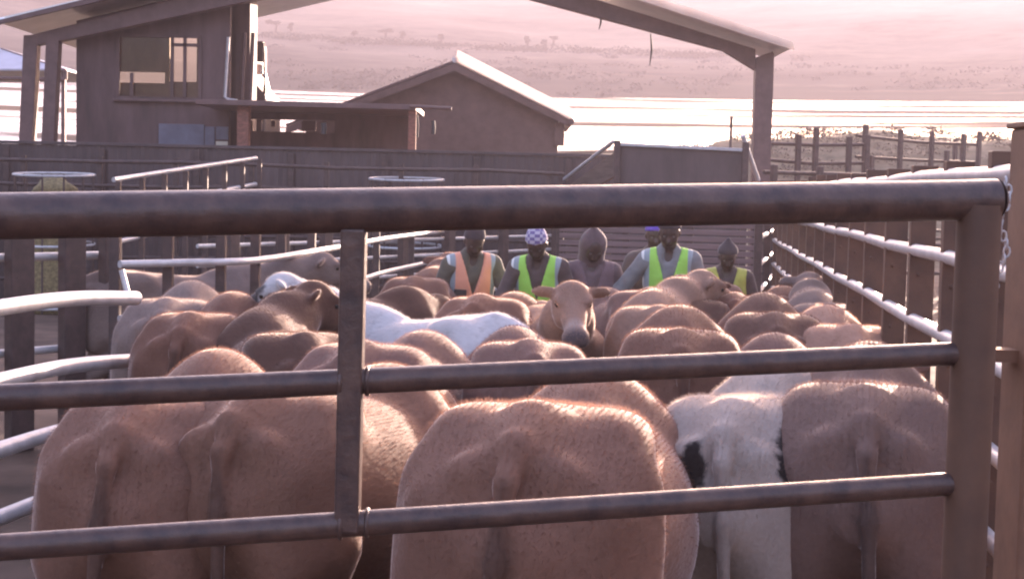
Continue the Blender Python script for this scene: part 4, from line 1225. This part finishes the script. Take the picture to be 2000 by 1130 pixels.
cow("far brown rump below the curved rail, left of the orange vest", 'rump', 812, 542, 6, 'level', .98, RED, 0)
cow("reddish brown back in front of the worker in the orange vest", 'rump', 945, 579, 12, 'down', 1.0, RED, -5)
cow("light brown cow facing the camera with its head raised", 'poll', 1118, 546, 174, 'calm', .95, (.27, .16, .115), 0)
cow("brown back before the worker who reaches one arm out", 'rump', 1265, 566, -15, 'down', .97, MAUVE, -6)
cow("mauve brown cow seen from behind, back just above the second rail's middle", 'rump', 1035, 667, -4, 'down', .98, MAUVE, -4)
cow("round tan rump with double lit rim in the pen's middle right", 'rump', 1288, 600, 4, 'level_right', 1.02, TAN, 0)
cow("dark cow behind the black patched white cow, back level with the second rail", 'rump', 1330, 645, 6, 'low', 1.04, (.15, .072, .048), 0)
cow("brown rump just under the second rail between pied cow and right fence", 'rump', 1572, 712, 2, 'down', .97, MAUVE, 0)
cow("dark cow with a pointed back right of the middle, ridge lit from above", 'rump', 1514, 613, 6, 'down', 1.03, (.125, .064, .045), 0)
cow("dark brown rounded back just behind the double rimmed tan rump", 'rump', 1352, 583, 16, 'low', .97, DARK, -4)
cow("lit brown back beyond the pointed back, near the far gate leaf", 'rump', 1530, 581, 10, 'low', .93, RED, 0)
cow("grey brown rounded rump against the right fence", 'rump', 1618, 594, 5, 'level', .97, GREY, 0)
cow("pinkish tan cow nearest the right fence above the second rail", 'rump', 1662, 637, 4, 'low', 1.0, (.35, .20, .14), 0)
cow("far brown rump just in front of the worker in yellow", 'rump', 1435, 576, 6, 'down', .97, RED, -6)
cow("small brown cow facing the camera between the two rightmost workers", 'poll', 1372, 538, 190, 'level', .93, MAUVE, 0)
cow("grey brown humped cow at the back left under the curved rail", 'wither', 455, 526, 62, 'level', 1.0, GREY, 0)

# ------------------------------------------------------------------ people
def cloth(name, col, rough=.85, bump=.35, var=.18):
    return mat(name, col, rough, 0, var=var, scale=11, bump=bump, sheen=.25)
M_SKIN = mat("dark_skin", (0.055, 0.030, 0.022), 0.5, 0, var=.12, scale=14)
def vest_mat(name, col):
    m = bpy.data.materials.new(name); m.use_nodes = True
    n, l = m.node_tree.nodes, m.node_tree.links
    b = n["Principled BSDF"]
    tc = n.new('ShaderNodeTexCoord'); sx = n.new('ShaderNodeSeparateXYZ'); l.new(tc.outputs['Object'], sx.inputs[0])
    ax = n.new('ShaderNodeMath'); ax.operation = 'ABSOLUTE'; l.new(sx.outputs[0], ax.inputs[0])
    def band(src, lo, hi):
        a = n.new('ShaderNodeMath'); a.operation = 'GREATER_THAN'; a.inputs[1].default_value = lo; l.new(src, a.inputs[0])
        c = n.new('ShaderNodeMath'); c.operation = 'LESS_THAN'; c.inputs[1].default_value = hi; l.new(src, c.inputs[0])
        d = n.new('ShaderNodeMath'); d.operation = 'MULTIPLY'; l.new(a.outputs[0], d.inputs[0]); l.new(c.outputs[0], d.inputs[1])
        return d.outputs[0]
    cur = None
    base = n.new('ShaderNodeRGB'); base.outputs[0].default_value = (*col, 1); cur = base.outputs[0]
    for msk, c in ((band(ax.outputs[0], .150, .195), (.30, .33, .34, 1)), (band(sx.outputs[2], 1.02, 1.07), (.30, .33, .34, 1)), (band(ax.outputs[0], .195, .25), (.75, .74, .68, 1)), (band(ax.outputs[0], -.1, .007), (.02, .02, .02, 1))):
        mx = n.new('ShaderNodeMix'); mx.data_type = 'RGBA'
        l.new(msk, mx.inputs[0]); l.new(cur, mx.inputs[6]); mx.inputs[7].default_value = c; cur = mx.outputs[2]
    no = n.new('ShaderNodeTexNoise'); no.inputs['Scale'].default_value = 9; l.new(tc.outputs['Object'], no.inputs['Vector'])
    bp = n.new('ShaderNodeBump'); bp.inputs['Strength'].default_value = .35; bp.inputs['Distance'].default_value = .03
    l.new(no.outputs[0], bp.inputs['Height']); l.new(bp.outputs[0], b.inputs['Normal'])
    l.new(cur, b.inputs['Base Color']); b.inputs['Roughness'].default_value = .7
    return m
def person(label, u, vtop, d, hd, H=1.75, lean=8, nod=20, jacket=None, vest=None, hat='beanie', hatcol=None, trousers=None, arm_l=(-.12, .10, -.55), arm_r=(.12, .12, -.55), hood=False):
    k = H / 1.75
    # upper body leans about the hips
    cl, sl = math.cos(R(lean)), math.sin(R(lean))
    def U(p):                                    # rest pose -> leaning pose (forward is +y)
        x, y, z = p
        if z <= .95: return np.array((x, y, z))
        dz = z - .95
        return np.array((x, y * cl + dz * sl, .95 + dz * cl - y * sl))
    Ml = np.array(((1, 0, 0), (0, cl, -sl), (0, sl, cl)))       # rows map world to leaning frame
    neck = U((0, -.01, 1.50))
    na_ = R(lean + nod)
    def Hd(x, y, z):                             # head frame: origin at neck, z up along the skull
        return neck + np.array((x, y * math.cos(na_) + z * math.sin(na_), z * math.cos(na_) - y * math.sin(na_)))
    Mh = np.array(((1, 0, 0), (0, math.cos(na_), -math.sin(na_)), (0, math.sin(na_), math.cos(na_))))
    sh_ = [U((s * .185, 0, 1.415)) for s in (-1, 1)]
    arms = []
    for i, (s, a) in enumerate(((-1, arm_l), (1, arm_r))):
        hand = sh_[i] + np.array(a) * 1.0
        el = (sh_[i] + hand) / 2 + np.array((s * .05, -.07, -.03))
        dirv = (hand - el) / np.linalg.norm(hand - el)
        arms.append((sh_[i], el, hand, dirv))
    lo, hi = (-.75, -.45, -.02), (.75, .95, 1.95)
    def field(h=.0125): return Field(lo, hi, h)
    legs = [((s * .095, 0, .92), (s * .11, .03, .50), (s * .115, -.01, .08)) for s in (-1, 1)]
    # body
    f = field()
    f.ell(U((0, 0, 1.26)), (.155, .10, .25), Ml, .05); f.ell(U((0, 0, 1.0)), (.145, .10, .17), Ml, .06)
    f.cap(U((-.15, 0, 1.41)), U((.15, 0, 1.41)), .055, .055, .05)
    f.cap(U((0, -.01, 1.42)), Hd(0, .01, .06), .058, .054, .03)
    f.ell(Hd(0, .012, .175), (.076, .092, .105), Mh, .02)                          # skull
    f.ell(Hd(0, .035, .105), (.056, .066, .070), Mh, .04)                          # jaw
    f.cap(Hd(0, .098, .165), Hd(0, .118, .122), .010, .017, .018)                  # nose
    f.cap(Hd(-.04, .082, .185), Hd(.04, .082, .185), .012, .012, .02)              # brow
    f.cap(Hd(-.02, .097, .083), Hd(.02, .097, .083), .009, .009, .010)             # lips
    for s in (-1, 1):
        f.cut(Hd(s * .033, .105, .163), (.018, .014, .011), Mh, .012)
        f.ell(Hd(s * .078, -.005, .145), (.012, .022, .032), Mh, .012)             # ear
        f.ell(Hd(s * .042, .070, .125), (.022, .022, .020), Mh, .02)               # cheek
    for (a, e, hnd, dv), s in zip(arms, (-1, 1)):
        f.cap(a, e, .050, .040, .04); f.cap(e, hnd, .040, .028, .03)
        sd = np.cross(dv, (0, 1, 0)); sd /= np.linalg.norm(sd) + 1e-6
        pn = np.cross(sd, dv)
        palm = hnd + dv * .055
        f.ell(palm, (.042, .052, .016), np.stack([sd, dv, pn]), .02)
        for j, (o_, l_) in enumerate(((-.030, .068), (-.010, .078), (.010, .073), (.029, .058))):
            a0 = palm + dv * .04 + sd * o_
            a1 = a0 + dv * l_ * .55 + pn * .012; a2 = a1 + dv * l_ * .35 + pn * .03
            f.cap(a0, a1, .0095, .009, .006); f.cap(a1, a2, .009, .0085, .004)
        t0 = palm - dv * .02 + sd * -.036; f.cap(t0, t0 + sd * -.03 + dv * .035 + pn * .015, .012, .010, .01)
    for hp_, kn, an in legs:
        f.cap(hp_, kn, .075, .052, .05); f.cap(kn, an, .052, .036, .03); f.cap(an, np.array(an) + (0, .12, -.045), .035, .028, .03)
    v, q = f.mesh()
    c = P(u, vtop, d)
    t = empty("person", (0, 0, 0), 0, label, "person")
    top = Hd(0, -.05, .35) if hood or hat == 'pointed' else Hd(0, .0, .29)
    rot = Matrix.Rotation(-R(hd), 4, 'Z')
    off = rot @ (Vector(top) * k)
    t.location = (c.x - off.x, c.y - off.y, 0)
    t.rotation_euler = rot.to_euler()
    kk = c.z / top[2]
    t.scale = (k * 1.07, k, kk)
    link("body", np_mesh("person_body", v, q, M_SKIN), t)
    for s in (-1, 1):
        m = MB(); m.ball(Hd(s * .033, .088, .163), .0125, 8, 6); m.build("eye", mat("eye_white", (.10, .09, .08), .3), t)
    # jacket
    f = field()
    f.ell(U((0, 0, 1.26)), (.19, .135, .27), Ml, .05); f.ell(U((0, 0, 1.0)), (.185, .140, .20), Ml, .07)
    f.cap(U((-.165, 0, 1.41)), U((.165, 0, 1.41)), .078, .078, .06)
    f.cap(U((0, -.02, 1.44)), U((0, -.015, 1.50)), .085, .078, .04)
    for a, e, hnd, dv in arms:
        f.cap(a, e, .073, .060, .05); f.cap(e, hnd - dv * .02, .062, .046, .035)
    f.cut(U((0, .14, 1.50)), (.055, .10, .10), Ml, .02)
    X, Y, Z = f.all()
    for i in range(9):                           # folds
        f.f += (.004 * np.sin(X * (17 + 3 * i) + Z * (23 - 2 * i) + i) * np.sin(Y * 19 + Z * (9 + i))).astype(np.float32) * .55
    v, q = f.mesh()
    jk = link("jacket", np_mesh("jacket", v, q, jacket), t)
    if hood:
        f = field()
        f.ell(Hd(0, -.03, .165), (.104, .118, .135), Mh, .04); f.cap(Hd(0, -.04, .22), Hd(.012, -.055, .335), .080, .020, .08)
        f.cap(Hd(0, -.02, .02), Hd(0, -.03, .12), .112, .098, .05)
        f.cut(Hd(0, .13, .155), (.062, .10, .085), Mh, .02)
        v, q = f.mesh(); link("hood", np_mesh("hood", v, q, jacket), jk)
    if vest:
        f = field()
        f.ell(U((0, 0, 1.25)), (.208, .155, .30), Ml, .05); f.ell(U((0, 0, 1.0)), (.205, .160, .20), Ml, .07)
        f.cap(U((-.15, 0, 1.415)), U((.15, 0, 1.415)), .094, .094, .05)
        X, Y, Z = f.all()
        yl = Y * cl - (Z - .95) * sl; zl = .95 + Y * sl + (Z - .95) * cl
        vc = np.abs(X) * .95 - (zl - 1.15) * .26
        f.f = np.maximum(f.f, np.where(yl > -.03, -vc, -1)).astype(np.float32)     # V neck
        f.f = np.maximum(f.f, (.92 - zl).astype(np.float32))
        f.f = np.maximum(f.f, (.07 - np.sqrt(X ** 2 + (yl + .01) ** 2) - np.maximum(0, 1.44 - zl) * 5).astype(np.float32))
        for s in (-1, 1):                        # arm holes
            f.f = np.maximum(f.f, (np.abs(X) - .245 + .10 * np.clip((zl - 1.1) * 0, 0, 1)).astype(np.float32))
        v, q = f.mesh()
        vv = v.copy()
        o_ = link("vest", np_mesh("vest", v, q, vest), t)
        m = MB()
        a, b, c2 = U((.075, .172, 1.19)), U((.165, .150, 1.19)), None
        m.hexa([U((.06, .165, 1.12)), U((.16, .135, 1.12)), U((.16, .12, 1.12)), U((.06, .15, 1.12)), U((.06, .168, 1.22)), U((.16, .14, 1.22)), U((.16, .125, 1.22)), U((.06, .15, 1.22))])
        m.build("pocket", M_POCKET, o_, bevel=.004)
    if hat:
        f = field()
        if hat == 'beanie':
            f.ell(Hd(0, -.005, .195), (.092, .106, .105), Mh, .03); f.ell(Hd(0, -.02, .27), (.06, .066, .05), Mh, .05)
        elif hat == 'pointed':
            f.ell(Hd(0, -.005, .19), (.093, .107, .10), Mh, .03); f.cap(Hd(0, -.02, .24), Hd(0, -.045, .335), .070, .020, .06)
        X, Y, Z = f.all()
        nzx, nzz = Y - neck[1], Z - neck[2]
        hz = nzx * math.sin(na_) + nzz * math.cos(na_); hy = nzx * math.cos(na_) - nzz * math.sin(na_)
        f.f = np.maximum(f.f, (.192 + hy * .35 - hz).astype(np.float32))
        v, q = f.mesh(); link("hat", np_mesh("hat", v, q, hatcol), t)
    f = field(.016)
    for hp_, kn, an in legs:
        f.cap(hp_, kn, .105, .078, .05); f.cap(kn, np.array(an) + (0, 0, .02), .078, .062, .03)
    f.ell((0, 0, .93), (.175, .13, .12), None, .05)
    v, q = f.mesh(); link("trousers", np_mesh("trousers", v, q, trousers), t)
    for hp_, kn, an in legs:
        f = field(.016); an = np.array(an)
        f.cap(an + (0, 0, .09), an + (0, .01, -.01), .066, .058, .03); f.cap(an + (0, .02, -.03), an + (0, .17, -.04), .05, .042, .03)
        X, Y, Z = f.all(); f.f = np.maximum(f.f, (.0 - Z).astype(np.float32))
        v, q = f.mesh(); link("boot", np_mesh("boot", v, q, M_BOOT), t)
    return t
M_POCKET = mat("dark_pocket_cloth", (.06, .05, .045), .8)
M_BOOT = mat("black_rubber_boot", (.02, .02, .02), .5)
M_OVER = cloth("navy_overall", (.05, .05, .07)); M_BROWNJ = cloth("brown_jacket", (.085, .055, .048)); M_OLIVE = cloth("olive_jacket", (.10, .085, .06))
M_MAUVEJ = cloth("mauve_hooded_jacket", (.12, .078, .08)); M_GREYJ = cloth("grey_jacket", (.19, .185, .18))
M_WARMER = cloth("mauve_body_warmer", (.16, .10, .105), bump=.5); M_DARKHAT = cloth("dark_knit_hat", (.06, .042, .045)); M_PURPLE = cloth("purple_knit_hat", (.13, .07, .42)); M_YEL = cloth("yellow_green_top", (.42, .40, .10))
def knit_mat():
    m = bpy.data.materials.new("purple_white_knit"); m.use_nodes = True
    n, l = m.node_tree.nodes, m.node_tree.links; b = n["Principled BSDF"]
    tc = n.new('ShaderNodeTexCoord'); wv = n.new('ShaderNodeTexChecker'); wv.inputs['Scale'].default_value = 34
    wv.inputs[1].default_value = (.18, .13, .30, 1); wv.inputs[2].default_value = (.52, .47, .55, 1)
    mp = n.new('ShaderNodeMapping'); mp.inputs['Scale'].default_value = (.7, .7, 1.1)
    l.new(tc.outputs['Object'], mp.inputs[0]); l.new(mp.outputs[0], wv.inputs[0]); l.new(wv.outputs[0], b.inputs['Base Color'])
    b.inputs['Roughness'].default_value = .9; b.inputs['Sheen Weight'].default_value = .4
    return m
VG, VO = vest_mat("lime_safety_vest", (.34, .66, .09)), vest_mat("orange_safety_vest", (.80, .33, .20))
VY = cloth("yellow_green_vest", (.44, .42, .09))
person("person in an orange safety vest and dark hat, head bowed", 930, 446, 13.6, 168, 1.75, 11, 26, M_OLIVE, VO, 'beanie', M_DARKHAT, M_OVER, arm_l=(-.14, .24, -.46))
person("person in a lime safety vest and purple and white patterned beanie", 1046, 453, 13.2, 190, 1.74, 15, 26, M_BROWNJ, VG, 'beanie', knit_mat(), M_OVER, arm_r=(.08, .30, -.42))
person("person in a mauve jacket with a tall pointed hood up", 1163, 443, 13.4, 172, 1.75, 4, 32, M_MAUVEJ, M_WARMER, None, None, M_OVER, hood=True)
person("person in a lime safety vest and grey sleeves reaching one arm out and down", 1308, 424, 13.3, 188, 1.80, 9, 16, M_GREYJ, VG, 'beanie', M_DARKHAT, M_OVER, arm_r=(.30, .16, -.46))
person("person in a purple knit hat, mostly hidden behind the reaching worker", 1281, 432, 14.6, 180, 1.76, 5, 12, M_BROWNJ, None, 'beanie', M_PURPLE, M_OVER)
person("person in a pointed dark hat and yellow green vest near the far gate leaf", 1423, 464, 14.6, 184, 1.66, 5, 26, M_BROWNJ, VY, 'pointed', M_DARKHAT, M_OVER)
